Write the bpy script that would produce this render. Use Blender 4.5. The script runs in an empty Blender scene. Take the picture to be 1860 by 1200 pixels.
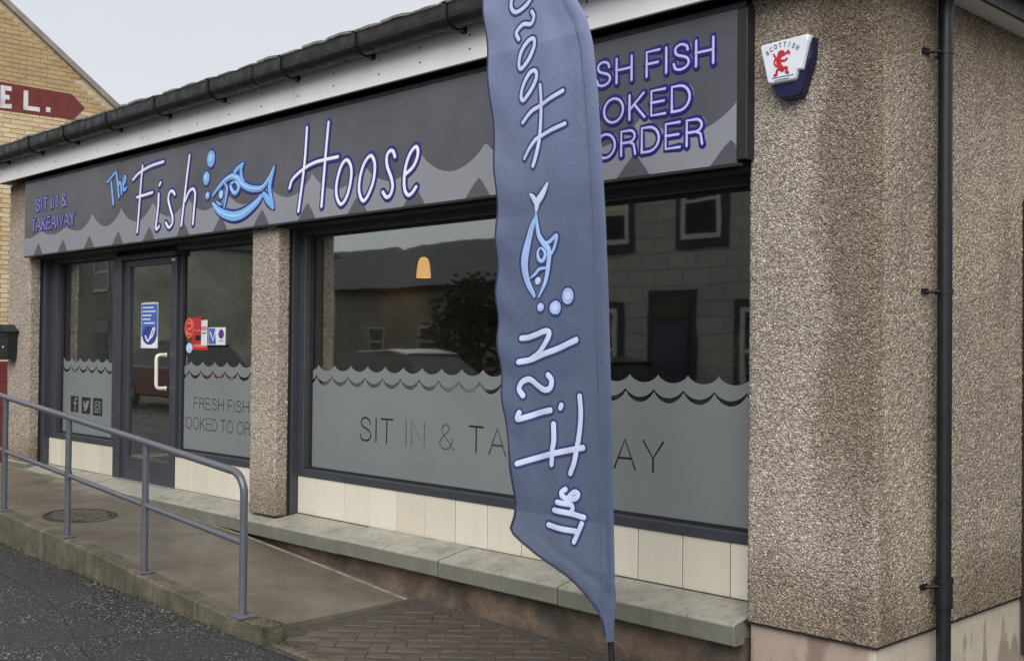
import bpy, bmesh, math, random
from mathutils import Vector, Matrix
random.seed(7)
scene = bpy.context.scene
C = scene.collection
PI = math.pi

# ------------------------------------------------------------ camera, sky, sun, exposure
# X runs along the shop front, Y goes into the shop, Z is up; z = 0 is the height of the lens,
# the pavement lies about 1.65 m below it
cam_data = bpy.data.cameras.new('camera')
cam = bpy.data.objects.new('camera', cam_data)
C.objects.link(cam)
cam_data.sensor_width = 36.0
cam_data.sensor_fit = 'HORIZONTAL'
cam_data.lens = 36.0 * 2059.76 / 1860.0
cam_data.clip_start = 0.05
cam_data.clip_end = 2000.0
right = Vector((0.697797, 0.716227, 0.009923))
down = Vector((-0.004425, 0.018163, -0.999825))
fwd = Vector((-0.716282, 0.697631, 0.015843))
m = Matrix(((right.x, -down.x, -fwd.x, 2.4839), (right.y, -down.y, -fwd.y, -4.7), (right.z, -down.z, -fwd.z, 0.0), (0, 0, 0, 1)))
cam.matrix_world = m
scene.camera = cam

world = bpy.data.worlds.new('World')
scene.world = world
world.use_nodes = True
wn, wl = world.node_tree.nodes, world.node_tree.links
wn.clear()
w_out = wn.new('ShaderNodeOutputWorld')
w_bg = wn.new('ShaderNodeBackground')
w_bg.inputs['Strength'].default_value = 0.1
sky = wn.new('ShaderNodeTexSky')
sky.sky_type = 'NISHITA'
sky.sun_disc = False
SUN_EL, SUN_AZ = math.radians(42), math.radians(146)
sky.sun_elevation = SUN_EL
sky.sun_rotation = SUN_AZ
w_mix = wn.new('ShaderNodeMix')
w_mix.data_type = 'RGBA'
w_mix.inputs[0].default_value = 0.94                       # an even layer of cloud over the sky
w_tc = wn.new('ShaderNodeTexCoord')
w_no = wn.new('ShaderNodeTexNoise')
w_no.inputs['Scale'].default_value = 2.2
w_no.inputs['Detail'].default_value = 4
w_rmp = wn.new('ShaderNodeValToRGB')
w_rmp.color_ramp.elements[0].position = 0.3
w_rmp.color_ramp.elements[0].color = (3.45, 3.53, 3.72, 1)
w_rmp.color_ramp.elements[1].position = 0.7
w_rmp.color_ramp.elements[1].color = (3.78, 3.84, 4.0, 1)
wl.new(w_tc.outputs['Generated'], w_no.inputs['Vector'])
wl.new(w_no.outputs['Fac'], w_rmp.inputs['Fac'])
wl.new(sky.outputs['Color'], w_mix.inputs[6])
wl.new(w_rmp.outputs['Color'], w_mix.inputs[7])
wl.new(w_mix.outputs[2], w_bg.inputs['Color'])
wl.new(w_bg.outputs['Background'], w_out.inputs['Surface'])

sun_data = bpy.data.lights.new('sun', 'SUN')
sun_data.energy = 1.5
sun_data.angle = math.radians(50)
sun_data.color = (1.0, 0.97, 0.93)
sun = bpy.data.objects.new('sun', sun_data)
C.objects.link(sun)
to_sun = Vector((math.sin(SUN_AZ) * math.cos(SUN_EL), math.cos(SUN_AZ) * math.cos(SUN_EL), math.sin(SUN_EL)))
sun.rotation_euler = to_sun.to_track_quat('Z', 'Y').to_euler()
sun.location = (0, -20, 30)

vs = scene.view_settings
vs.view_transform = 'Standard'
vs.look = 'None'
vs.exposure = 1.03
vs.gamma = 1.0
vs.use_curve_mapping = False
scene.render.engine = 'CYCLES'
scene.cycles.max_bounces = 10
scene.cycles.transparent_max_bounces = 12

# ------------------------------------------------------------ traced outlines, in metres on their own plane
D = {'flag_dots': [[(-1.011, 0.298), 0.017000000000000015, 0.016999999999999987], [(-0.994, 0.182), 0.02200000000000002, 0.019500000000000003], [(-0.905, 0.178), 0.034499999999999975, 0.031],
               [(-0.826, 0.226), 0.035999999999999976, 0.035500000000000004]],
 'flag_fish': [[(-1.037, 0.232), (-1.085, 0.294), (-1.104, 0.362), (-1.1, 0.424), (-1.079, 0.49), (-1.054, 0.543), (-1.029, 0.578)], [(-1.025, 0.608), (-1.02, 0.644), (-0.996, 0.672), (-0.959, 0.723)],
               [(-1.025, 0.632), (-1.043, 0.664), (-1.066, 0.685)], [(-1.003, 0.228), (-0.966, 0.29), (-0.95, 0.368), (-0.947, 0.428), (-0.977, 0.459), (-1.007, 0.497), (-1.02, 0.547), (-1.027, 0.596)],
               [(-0.946, 0.398), (-0.914, 0.438), (-0.898, 0.49), (-0.951, 0.464), (-0.985, 0.466)], [(-0.993, 0.442), (-0.968, 0.417), (-0.98, 0.387), (-1.005, 0.391), (-1.013, 0.422), (-0.993, 0.442)],
               [(-1.064, 0.312), (-1.03, 0.329), (-1.0, 0.349), (-0.958, 0.353)]],
 'flag_left': [(-1.402, 2.035), (-1.392, 1.826), (-1.373, 1.616), (-1.354, 1.355), (-1.32, 1.019), (-1.297, 0.763), (-1.285, 0.459), (-1.274, 0.182), (-1.253, -0.019), (-1.225, -0.168), (-1.19, -0.365), (-1.153, -0.486), (-1.122, -0.68),
               (-1.118, -0.74), (-1.134, -0.808), (-1.071, -0.844), (-0.958, -0.901), (-0.779, -0.97), (-0.669, -1.044), (-0.593, -1.099), (-0.574, -1.197)],
 'flag_pole': [(-0.561, -1.049), (-0.567, -1.274)],
 'flag_right': [(-1.193, 2.305), (-0.997, 1.998), (-0.884, 1.751), (-0.777, 1.488), (-0.72, 1.405), (-0.681, 1.281), (-0.654, 1.091), (-0.627, 0.834), (-0.602, 0.534), (-0.583, 0.169), (-0.566, -0.284), (-0.557, -0.599), (-0.546, -1.002),
                (-0.55, -1.193)],
 'flag_word': [[[(-0.772, 0.039), (-0.881, 0.003), (-0.987, -0.029), (-1.055, -0.049), (-1.124, -0.06)], [(-1.055, -0.047), (-1.0, -0.017), (-0.954, 0.032), (-0.938, 0.068), (-0.961, 0.077), (-1.022, 0.061), (-1.077, 0.049), (-1.118, 0.046)]],
               [[(-0.939, -0.114), (-0.919, -0.135), (-0.925, -0.169), (-0.958, -0.179), (-1.005, -0.162), (-1.06, -0.136), (-1.105, -0.15), (-1.122, -0.18), (-1.097, -0.208)]],
               [[(-0.92, -0.266), (-0.997, -0.282), (-1.11, -0.314), (-1.117, -0.302), (-1.107, -0.285)], [(-0.865, -0.252), (-0.861, -0.242)]],
               [[(-0.752, -0.2), (-0.745, -0.27), (-0.752, -0.349), (-0.765, -0.417), (-0.781, -0.483), (-0.801, -0.527)], [(-0.9, -0.325), (-0.896, -0.396), (-0.903, -0.436), (-0.906, -0.497)],
                [(-1.107, -0.51), (-1.003, -0.478), (-0.906, -0.453), (-0.811, -0.431), (-0.73, -0.415)]],
               [[(-0.827, -0.598), (-0.844, -0.612), (-0.839, -0.629), (-0.808, -0.639), (-0.768, -0.631), (-0.755, -0.612), (-0.774, -0.605), (-0.797, -0.619), (-0.808, -0.63)]],
               [[(-0.721, -0.706), (-0.796, -0.698), (-0.885, -0.692)], [(-0.796, -0.695), (-0.785, -0.675), (-0.796, -0.661), (-0.832, -0.659), (-0.867, -0.656)]],
               [[(-0.92, -0.759), (-0.842, -0.767), (-0.76, -0.77)], [(-0.732, -0.733), (-0.752, -0.773), (-0.774, -0.814)]],
               [[(-1.077, 1.609), (-1.054, 1.592), (-1.058, 1.554), (-1.103, 1.519), (-1.152, 1.509), (-1.18, 1.542), (-1.163, 1.596), (-1.127, 1.633), (-1.086, 1.579)]],
               [[(-1.053, 1.493), (-1.039, 1.468), (-1.057, 1.44), (-1.102, 1.446), (-1.138, 1.427), (-1.147, 1.41), (-1.132, 1.384)]],
               [[(-1.043, 1.371), (-1.038, 1.341), (-1.073, 1.284), (-1.117, 1.25), (-1.135, 1.27), (-1.118, 1.324), (-1.074, 1.367), (-1.043, 1.371)]],
               [[(-1.032, 1.226), (-1.027, 1.194), (-1.062, 1.143), (-1.106, 1.108), (-1.124, 1.127), (-1.107, 1.175), (-1.063, 1.225), (-1.032, 1.226)]],
               [[(-1.002, 1.159), (-0.997, 1.07), (-1.008, 0.933), (-1.031, 0.848), (-1.048, 0.809)], [(-0.862, 1.112), (-0.99, 1.072), (-1.052, 1.053), (-1.112, 1.01)], [(-0.848, 0.968), (-1.006, 0.933), (-1.05, 0.907), (-1.107, 0.85)]]],
 'hotel_E': [[(2.114, 4.036), (1.961, 4.031), (1.966, 3.745), (2.125, 3.759)], [(1.963, 3.898), (2.099, 3.899)]],
 'hotel_L': [[(2.328, 4.029), (2.332, 3.781), (2.542, 3.785)], [(2.699, 3.806), (2.706, 3.807)]],
 'hotel_banner': [(1.942, 4.133), (3.089, 4.125), (3.316, 3.927), (3.115, 3.702), (1.95, 3.687)],
 'hotel_gable': [(1.954, 5.438), (3.869, 4.02)],
 'hotel_red': [(2.015, -0.283)],
 'sign_dots': [[(-5.783, 1.507), 0.0625, 0.06999999999999995], [(-5.854, 1.356), 0.04999999999999982, 0.057499999999999996], [(-5.829, 1.214), 0.031500000000000306, 0.03200000000000003], [(-5.616, 1.204), 0.03049999999999997, 0.03600000000000003]],
 'sign_fish': [[(-5.741, 1.206), (-5.651, 1.263), (-5.555, 1.31), (-5.449, 1.331), (-5.354, 1.303), (-5.307, 1.261), (-5.203, 1.218), (-5.101, 1.199), (-5.002, 1.202), (-4.916, 1.259), (-4.838, 1.342)],
               [(-5.431, 1.341), (-5.38, 1.379), (-5.277, 1.419)], [(-5.277, 1.419), (-5.316, 1.366), (-5.302, 1.304), (-5.261, 1.257)],
               [(-5.401, 1.283), (-5.353, 1.254), (-5.352, 1.217), (-5.404, 1.194), (-5.456, 1.233), (-5.459, 1.27), (-5.401, 1.283)], [(-5.555, 1.285), (-5.524, 1.245), (-5.534, 1.178), (-5.561, 1.093)],
               [(-5.685, 1.157), (-5.641, 1.131), (-5.598, 1.121)], [(-5.733, 1.139), (-5.658, 1.083), (-5.548, 1.04), (-5.417, 1.014), (-5.301, 1.02), (-5.187, 1.051), (-5.077, 1.096), (-5.0, 1.142)],
               [(-4.984, 1.156), (-4.923, 1.1), (-4.846, 1.032)], [(-4.838, 1.342), (-4.889, 1.238), (-4.898, 1.169), (-4.846, 1.041)]],
 'sign_the': [[[(-7.674, 1.503), (-7.606, 1.534), (-7.539, 1.565), (-7.494, 1.58)], [(-7.597, 1.496), (-7.571, 1.395), (-7.544, 1.284)]],
              [[(-7.494, 1.577), (-7.457, 1.452), (-7.434, 1.342)], [(-7.447, 1.437), (-7.423, 1.479), (-7.396, 1.453), (-7.379, 1.367)]],
              [[(-7.348, 1.448), (-7.309, 1.471), (-7.314, 1.525), (-7.345, 1.481), (-7.347, 1.414), (-7.321, 1.395), (-7.281, 1.418)]]],
 'sign_word': [[[(-7.153, 1.475), (-7.069, 1.513), (-6.971, 1.538), (-6.806, 1.563), (-6.585, 1.574)], [(-6.972, 1.578), (-7.002, 1.415), (-7.03, 1.195), (-7.059, 1.001)], [(-7.069, 1.31), (-6.936, 1.317), (-6.778, 1.326)]],
               [[(-6.666, 1.303), (-6.671, 1.204), (-6.69, 1.111), (-6.71, 1.016), (-6.69, 0.999), (-6.648, 1.022)], [(-6.652, 1.378), (-6.642, 1.387), (-6.631, 1.397)]],
               [[(-6.381, 1.274), (-6.407, 1.298), (-6.446, 1.308), (-6.484, 1.277), (-6.489, 1.227), (-6.448, 1.148), (-6.413, 1.083), (-6.418, 1.027), (-6.476, 1.0), (-6.529, 1.042)]],
               [[(-6.132, 1.575), (-6.176, 1.39), (-6.22, 1.179), (-6.258, 1.003)], [(-6.195, 1.202), (-6.135, 1.27), (-6.068, 1.291), (-6.03, 1.248), (-6.042, 1.14), (-6.062, 1.002)]],
               [[(-4.416, 1.579), (-4.438, 1.347), (-4.471, 1.169), (-4.513, 0.983)], [(-4.147, 1.58), (-4.174, 1.386), (-4.199, 1.183), (-4.221, 0.994)],
                [(-4.63, 1.163), (-4.591, 1.223), (-4.461, 1.28), (-4.321, 1.313), (-4.179, 1.321), (-4.028, 1.323)]],
               [[(-3.925, 1.29), (-3.874, 1.231), (-3.877, 1.138), (-3.92, 1.035), (-3.987, 0.988), (-4.039, 1.046), (-4.041, 1.141), (-3.992, 1.25), (-3.925, 1.29)]],
               [[(-3.652, 1.288), (-3.608, 1.228), (-3.617, 1.125), (-3.668, 1.033), (-3.73, 0.989), (-3.776, 1.049), (-3.773, 1.141), (-3.726, 1.241), (-3.652, 1.288)]],
               [[(-3.391, 1.252), (-3.412, 1.289), (-3.448, 1.294), (-3.478, 1.259), (-3.471, 1.194), (-3.429, 1.119), (-3.412, 1.054), (-3.437, 1.002), (-3.478, 0.993), (-3.515, 1.028)]],
               [[(-3.278, 1.123), (-3.2, 1.165), (-3.157, 1.228), (-3.158, 1.278), (-3.187, 1.288), (-3.24, 1.244), (-3.279, 1.167), (-3.292, 1.08), (-3.281, 1.016), (-3.246, 0.985), (-3.207, 0.997), (-3.168, 1.031)]]]}


# ------------------------------------------------------------ materials
def srgb(r, g, b):
    f = lambda c: (c / 255 / 12.92) if c <= 10 else ((c / 255 + 0.055) / 1.055) ** 2.4
    return (f(r), f(g), f(b), 1)

class NT:
    """small helper round a node tree"""
    def __init__(s, name):
        s.m = bpy.data.materials.new(name)
        s.m.use_nodes = True
        s.n, s.l = s.m.node_tree.nodes, s.m.node_tree.links
        s.p = s.n['Principled BSDF']
        s.out = s.n['Material Output']
    def node(s, t, **kw):
        n = s.n.new(t)
        for k, v in kw.items():
            if k in n.inputs.keys() if hasattr(n.inputs, 'keys') else False: n.inputs[k].default_value = v
            else: setattr(n, k, v)
        return n
    def pos(s, scale=(1, 1, 1)):
        g = s.n.new('ShaderNodeNewGeometry')
        mp = s.n.new('ShaderNodeMapping')
        mp.inputs['Scale'].default_value = scale
        s.l.new(g.outputs['Position'], mp.inputs['Vector'])
        return mp.outputs['Vector']
    def noise(s, scale, detail=4, rough=0.55, vec=None):
        n = s.n.new('ShaderNodeTexNoise')
        n.inputs['Scale'].default_value = scale
        n.inputs['Detail'].default_value = detail
        n.inputs['Roughness'].default_value = rough
        s.l.new(vec if vec is not None else s.pos(), n.inputs['Vector'])
        return n.outputs['Fac']
    def voronoi(s, scale, feature='F1', vec=None, out='Distance', rnd=1.0):
        n = s.n.new('ShaderNodeTexVoronoi')
        n.feature = feature
        n.inputs['Scale'].default_value = scale
        n.inputs['Randomness'].default_value = rnd
        s.l.new(vec if vec is not None else s.pos(), n.inputs['Vector'])
        return n.outputs[out]
    def ramp(s, fac, stops, interp='LINEAR'):
        r = s.n.new('ShaderNodeValToRGB')
        cr = r.color_ramp
        cr.interpolation = interp
        while len(cr.elements) < len(stops): cr.elements.new(0.5)
        for e, (p, c) in zip(cr.elements, stops):
            e.position = p
            e.color = c if len(c) == 4 else (*c, 1)
        s.l.new(fac, r.inputs['Fac'])
        return r.outputs['Color']
    def mix(s, a, b, fac, mode='MIX'):
        x = s.n.new('ShaderNodeMix')
        x.data_type = 'RGBA'
        x.blend_type = mode
        for sock, v in ((x.inputs[0], fac), (x.inputs[6], a), (x.inputs[7], b)):
            if isinstance(v, (int, float)): sock.default_value = v
            elif isinstance(v, tuple): sock.default_value = v if len(v) == 4 else (*v, 1)
            else: s.l.new(v, sock)
        return x.outputs[2]
    def math(s, op, a, b=0.0, clamp=False):
        x = s.n.new('ShaderNodeMath')
        x.operation = op
        x.use_clamp = clamp
        for sock, v in ((x.inputs[0], a), (x.inputs[1], b)):
            if isinstance(v, (int, float)): sock.default_value = v
            else: s.l.new(v, sock)
        return x.outputs[0]
    def mrange(s, v, a, b, c=0.0, d=1.0, smooth=True):
        x = s.n.new('ShaderNodeMapRange')
        if smooth: x.interpolation_type = 'SMOOTHSTEP'
        s.l.new(v, x.inputs['Value'])
        for k, val in (('From Min', a), ('From Max', b), ('To Min', c), ('To Max', d)): x.inputs[k].default_value = val
        return x.outputs['Result']
    def xyz(s):
        g = s.n.new('ShaderNodeNewGeometry')
        x = s.n.new('ShaderNodeSeparateXYZ')
        s.l.new(g.outputs['Position'], x.inputs[0])
        return x.outputs
    def bump(s, h, strength, dist):
        b = s.n.new('ShaderNodeBump')
        b.inputs['Strength'].default_value = strength
        b.inputs['Distance'].default_value = dist
        s.l.new(h, b.inputs['Height'])
        s.l.new(b.outputs['Normal'], s.p.inputs['Normal'])
    def set(s, color=None, rough=None, metal=None, spec=None):
        for k, v in (('Base Color', color), ('Roughness', rough), ('Metallic', metal), ('Specular IOR Level', spec)):
            if v is None: continue
            if isinstance(v, (int, float)): s.p.inputs[k].default_value = v
            elif isinstance(v, tuple): s.p.inputs[k].default_value = v if len(v) == 4 else (*v, 1)
            else: s.l.new(v, s.p.inputs[k])
        return s.m

def flat(name, col, rough=0.5, metal=0.0, var=0.12, scale=6.0, bump=0.0, bscale=200.0, spec=None):
    """paint-like material with slight uneven wear"""
    t = NT(name)
    col = tuple(col[:3])
    lo = tuple(c * (1 - var) for c in col)
    hi = tuple(min(1, c * (1 + var)) for c in col)
    c = t.ramp(t.noise(scale, 5), [(0.3, lo), (0.7, hi)])
    r = t.mrange(t.noise(scale * 3, 3), 0.3, 0.7, rough * 0.85, min(1, rough * 1.15))
    t.set(c, r, metal, spec)
    if bump: t.bump(t.noise(bscale, 2), bump, 0.002)
    return t.m

M = {}
def roughcast(name, tint, dark):
    t = NT(name)
    v1 = t.voronoi(128, out='Color')
    sep = t.n.new('ShaderNodeSeparateColor')
    t.l.new(v1, sep.inputs[0])
    d1 = t.voronoi(128)
    c = t.ramp(sep.outputs[0], [(0.0, (.19, .155, .115)), (0.2, (.35, .295, .23)), (0.5, (.47, .40, .32)), (0.86, (.57, .49, .40)), (1.0, (.90, .83, .71))])
    gap = t.mrange(d1, 0.42, 0.66)
    c = t.mix(c, (.10, .08, .058), t.math('MULTIPLY', gap, .62))
    # rain staining: long soft downward streaks and the damp band beside the corner
    streak = t.mrange(t.noise(2.2, 4, .6, t.pos((1.6, 1.6, .35))), .48, .74)
    c = t.mix(c, (.5, .46, .41), t.math('MULTIPLY', streak, dark), 'MULTIPLY')
    pat = t.mrange(t.noise(1.1, 5, .6), .5, .62)
    c = t.mix(c, (1.1, 1.09, 1.08), pat, 'MULTIPLY')
    x = t.xyz()
    wob = t.math('MULTIPLY', t.math('SUBTRACT', t.noise(2.6, 4, .55, t.pos((1, 1, .8))), .5), .42)
    xx = t.math('ADD', x[0], wob)
    band = t.math('MULTIPLY', t.mrange(xx, -.345, -.22), t.mrange(x[1], .06, .01))
    band = t.math('MULTIPLY', band, t.mrange(x[2], -1.05, -.2))
    c = t.mix(c, (.62, .585, .53), band, 'MULTIPLY')
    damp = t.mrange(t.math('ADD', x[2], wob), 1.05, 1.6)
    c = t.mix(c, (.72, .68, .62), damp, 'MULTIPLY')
    c = t.mix(c, (.985, .95, .88), t.mrange(x[0], -.012, -.004), 'MULTIPLY')
    foot = t.mrange(t.math('ADD', x[2], wob), -.85, -1.3)
    c = t.mix(c, (.56, .515, .45), t.math('MULTIPLY', foot, .85), 'MULTIPLY')
    c = t.mix(c, tint, 1.0, 'MULTIPLY')
    t.set(c, .9)
    h = t.math('SUBTRACT', t.math('MULTIPLY', t.noise(55, 2), .5), d1)
    t.bump(h, .85, .009)
    return t.m
M['roughcast'] = roughcast('roughcast', (1.10, 1.115, 1.165), .38)
M['roughcast_pale'] = roughcast('roughcast_pale', (1.15, 1.15, 1.17), .2)

M['frame'] = flat('anthracite_frame_paint', (.044, .049, .060), .42, var=.08)
M['frame_dark'] = flat('dark_sign_trim', (.018, .019, .021), .5, var=.15)
M['mastic'] = flat('black_mastic_joint', (.008, .008, .008), .8)
M['steel'] = flat('polished_door_handle', (.82, .79, .70), .3, .1, var=.04)
M['rail'] = flat('blue_grey_rail_paint', (.122, .126, .150), .24, .15, var=.12, scale=5)
M['white_board'] = None

t = NT('white_fascia_board')
x = t.xyz()
c = t.ramp(t.noise(3, 5, .6, t.pos((1, 1, .5))), [(.3, (.80, .80, .79)), (.7, (.88, .88, .88))])
drip = t.mrange(t.noise(9, 4, .6, t.pos((1, 1, .12))), .62, .8)
c = t.mix(c, (.50, .50, .46), t.math('MULTIPLY', drip, .35))
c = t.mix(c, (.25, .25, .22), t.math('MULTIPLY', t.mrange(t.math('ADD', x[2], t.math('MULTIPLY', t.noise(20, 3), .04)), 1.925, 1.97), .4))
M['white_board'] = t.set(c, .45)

t = NT('black_gutter_plastic')
g = t.mrange(t.noise(7, 5, .65), .5, .72)
M['gutter'] = t.set(t.mix((.007, .0075, .008), (.03, .034, .024), t.math('MULTIPLY', g, .7)), t.mrange(t.noise(12, 3), .3, .7, .32, .6))
M['pipe'] = flat('black_downpipe_paint', (.008, .009, .012), .4, var=.25, scale=4)

t = NT('mossy_roof_tile')
c = t.ramp(t.noise(14, 6, .65), [(.3, (.07, .068, .06)), (.5, (.17, .165, .145)), (.62, (.25, .24, .20)), (.75, (.16, .17, .07))])
t.set(c, .9); t.bump(t.noise(60, 3), .5, .006)
M['roof_tile'] = t.m

t = NT('cream_glazed_tile')
oi = t.n.new('ShaderNodeObjectInfo')
c = t.ramp(oi.outputs['Random'], [(0, (.625, .58, .475)), (.5, (.68, .635, .53)), (1, (.73, .69, .585))])
c = t.mix(c, (.50, .45, .34), t.math('MULTIPLY', t.mrange(t.noise(6, 4, .6, t.pos((3, 1, .5))), .5, .8), .25))
x = t.xyz()
c = t.mix(c, (.40, .36, .27), t.math('MULTIPLY', t.mrange(t.math('ADD', x[2], t.math('MULTIPLY', t.noise(9, 4), .07)), -1.19, -1.26), .45))
M['tile'] = t.set(c, .26)
t.bump(t.noise(9, 2), .12, .004)
M['grout'] = flat('dark_tile_grout', (.12, .105, .075), .9)

t = NT('weathered_concrete_sill')
c = t.ramp(t.noise(5, 6, .62), [(.25, (.19, .185, .15)), (.5, (.30, .29, .245)), (.75, (.38, .365, .31))])
v = t.mrange(t.noise(16, 5, .6, t.pos((1.5, 1, .15))), .5, .72)
c = t.mix(c, (.12, .125, .09), t.math('MULTIPLY', v, .55))
gn = t.n.new('ShaderNodeNewGeometry'); sn = t.n.new('ShaderNodeSeparateXYZ'); t.l.new(gn.outputs['True Normal'], sn.inputs[0])
c = t.mix(c, (.135, .14, .115), t.math('MULTIPLY', t.mrange(sn.outputs[2], .6, .2), t.mrange(t.noise(7, 4), .2, .6, .5, .85)))     # darker grey-green on the upright faces
sp = t.mrange(t.voronoi(260), .12, .02)
c = t.mix(c, (.08, .08, .06), t.math('MULTIPLY', sp, .35))
t.set(c, .62); t.bump(t.noise(90, 5), .35, .004)
M['sill'] = t.m

t = NT('damp_stained_base_wall')
c = t.ramp(t.noise(3.4, 6, .65), [(.25, (.045, .038, .03)), (.42, (.10, .075, .058)), (.55, (.17, .122, .09)), (.7, (.23, .17, .12)), (.85, (.12, .115, .08))])
c = t.mix(c, (.035, .035, .03), t.math('MULTIPLY', t.mrange(t.noise(1.8, 4, .6), .5, .66), .75))
x = t.xyz()
c = t.mix(c, (.05, .05, .035), t.math('MULTIPLY', t.mrange(t.math('ADD', x[2], t.math('MULTIPLY', t.noise(11, 4), .08)), -1.53, -1.63), .6))
t.set(c, .7); t.bump(t.noise(30, 6, .65), .6, .02)
M['base_wall'] = t.m

t = NT('stained_cream_base_paint')
x = t.xyz()
c = t.ramp(t.noise(4, 5), [(.3, (.46, .40, .31)), (.7, (.60, .54, .44))])
side = t.mrange(x[0], -.03, -.06)
c = t.mix(c, (.33, .245, .20), t.math('MULTIPLY', side, .75))
drip = t.mrange(t.math('ADD', t.noise(9, 5, .55, t.pos((1, 1, .3))), t.math('MULTIPLY', t.math('ADD', x[2], 1.45), -.9)), .56, .66)
c = t.mix(c, (.17, .125, .085), t.math('MULTIPLY', drip, .6))
pat = t.mrange(t.noise(5, 5, .5, t.pos((1, 1, .5))), .52, .64)
c = t.mix(c, (.20, .15, .125), t.math('MULTIPLY', pat, t.math('MULTIPLY', side, .8)))
t.set(c, .7); t.bump(t.noise(40, 4), .25, .006)
M['base_paint'] = t.m

def asphalt(name):
    t = NT(name)
    vc = t.voronoi(75, out='Color')
    sep = t.n.new('ShaderNodeSeparateColor')
    t.l.new(vc, sep.inputs[0])
    d = t.voronoi(75)
    c = t.ramp(sep.outputs[0], [(0, (.018, .019, .021)), (.5, (.04, .041, .043)), (.72, (.08, .08, .08)), (.85, (.24, .235, .22)), (1, (.62, .6, .55))])
    c = t.mix((.016, .016, .017), c, t.mrange(d, .6, .35))
    c = t.mix(c, (.034, .035, .038), t.math('MULTIPLY', t.mrange(t.noise(2.3, 5, .65), .62, .42), .8))
    big = t.mrange(t.noise(.9, 5, .6), .35, .7)
    c = t.mix(c, (.030, .031, .034), t.math('MULTIPLY', big, .55))
    wet = t.mrange(t.noise(1.4, 4), .42, .62)
    t.set(c, t.mix((.66, .66, .66), (.27, .27, .27), wet), spec=.5)
    t.bump(t.math('SUBTRACT', t.math('MULTIPLY', t.noise(40, 3), .6), d), .8, .006)
    return t.m
M['asphalt'] = asphalt('wet_flecked_asphalt')

t = NT('damp_brown_ramp_screed')
c = t.ramp(t.noise(2.2, 6, .62), [(.25, (.098, .082, .063)), (.5, (.136, .116, .09)), (.75, (.185, .162, .13))])
sp = t.ramp(t.voronoi(170, out='Color'), [(0, (.5, .5, .5)), (1, (1.5, 1.5, 1.5))])
c = t.mix(c, sp, .45, 'MULTIPLY')
x = t.xyz()
c = t.mix(c, (.26, .24, .20), t.math('MULTIPLY', t.mrange(t.noise(6, 4), .66, .74), .35))
t.set(c, t.mrange(t.noise(1.7, 4), .38, .62, .26, .6), spec=.5); t.bump(t.noise(130, 4), .4, .004)
M['ramp'] = t.m

t = NT('mossy_concrete_kerb')
x = t.xyz()
c = t.ramp(t.noise(6, 6, .65), [(.25, (.05, .044, .028)), (.5, (.11, .096, .066)), (.75, (.19, .168, .12))])
st = t.mrange(t.noise(14, 5, .6, t.pos((1.3, 1, .12))), .48, .68)
c = t.mix(c, (.055, .05, .032), t.math('MULTIPLY', st, .7))
ms = t.mrange(t.noise(9, 6, .7), .56, .68)
c = t.mix(c, (.085, .095, .03), t.math('MULTIPLY', ms, .5))
t.set(c, .85); t.bump(t.noise(55, 6, .7), .7, .012)
M['kerb'] = t.m

t = NT('wet_brown_brick_paver')
oi = t.n.new('ShaderNodeObjectInfo')
c = t.ramp(oi.outputs['Random'], [(0, (.080, .062, .050)), (.5, (.088, .067, .054)), (1, (.098, .075, .061))])
c = t.mix(c, (.055, .045, .036), t.math('MULTIPLY', t.mrange(t.noise(2.2, 5), .42, .68), .6))
c = t.mix(c, (.2, .165, .14), t.math('MULTIPLY', t.mrange(t.noise(30, 4), .62, .75), .3))
t.set(c, t.mrange(t.noise(2.5, 3), .35, .65, .26, .55), spec=.5); t.bump(t.noise(70, 4), .3, .003)
M['paver'] = t.m
M['mortar_pale'] = flat('pale_mortar_edge', (.21, .185, .145), .85, var=.5, scale=14)
M['paver_joint'] = flat('dark_paver_joint', (.062, .05, .04), .9, var=.3, scale=20)
M['rail_foot'] = None
M['stud'] = flat('worn_bright_iron', (.19, .175, .15), .45, .3, var=.4, scale=40)
M['iron'] = flat('worn_cast_iron', (.04, .036, .032), .5, .2, var=.4, scale=30)
M['postbox'] = flat('green_black_postbox_paint', (.018, .026, .028), .38, .2)

t = NT('buff_hotel_brick')
oi = t.n.new('ShaderNodeObjectInfo')
c = t.ramp(oi.outputs['Random'], [(0, (.57, .43, .25)), (.3, (.66, .515, .315)), (.75, (.71, .565, .355)), (1, (.76, .62, .41))])
c = t.mix(c, (.30, .19, .10), t.math('MULTIPLY', t.mrange(t.noise(25, 4), .58, .75), .4))
t.set(c, .88); t.bump(t.noise(80, 4), .5, .006)
M['brick'] = t.m
M['mortar'] = flat('pale_mortar', (.62, .50, .33), .95, var=.15, scale=12)
t = NT('buff_brick_courses')
br = t.n.new('ShaderNodeTexBrick')
br.inputs['Color1'].default_value = (.56, .40, .21, 1)
br.inputs['Color2'].default_value = (.45, .30, .15, 1)
br.inputs['Mortar'].default_value = (.42, .34, .22, 1)
br.inputs['Scale'].default_value = 1
br.inputs['Brick Width'].default_value = .225
br.inputs['Row Height'].default_value = .075
br.inputs['Mortar Size'].default_value = .005
xx = t.xyz()
cb = t.n.new('ShaderNodeCombineXYZ')
t.l.new(t.math('ADD', xx[0], xx[1]), cb.inputs[0]); t.l.new(xx[2], cb.inputs[1])
t.l.new(cb.outputs[0], br.inputs['Vector'])
t.set(br.outputs['Color'], .9); t.bump(br.outputs['Fac'], -.4, .006)
M['brick_far'] = t.m
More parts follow.
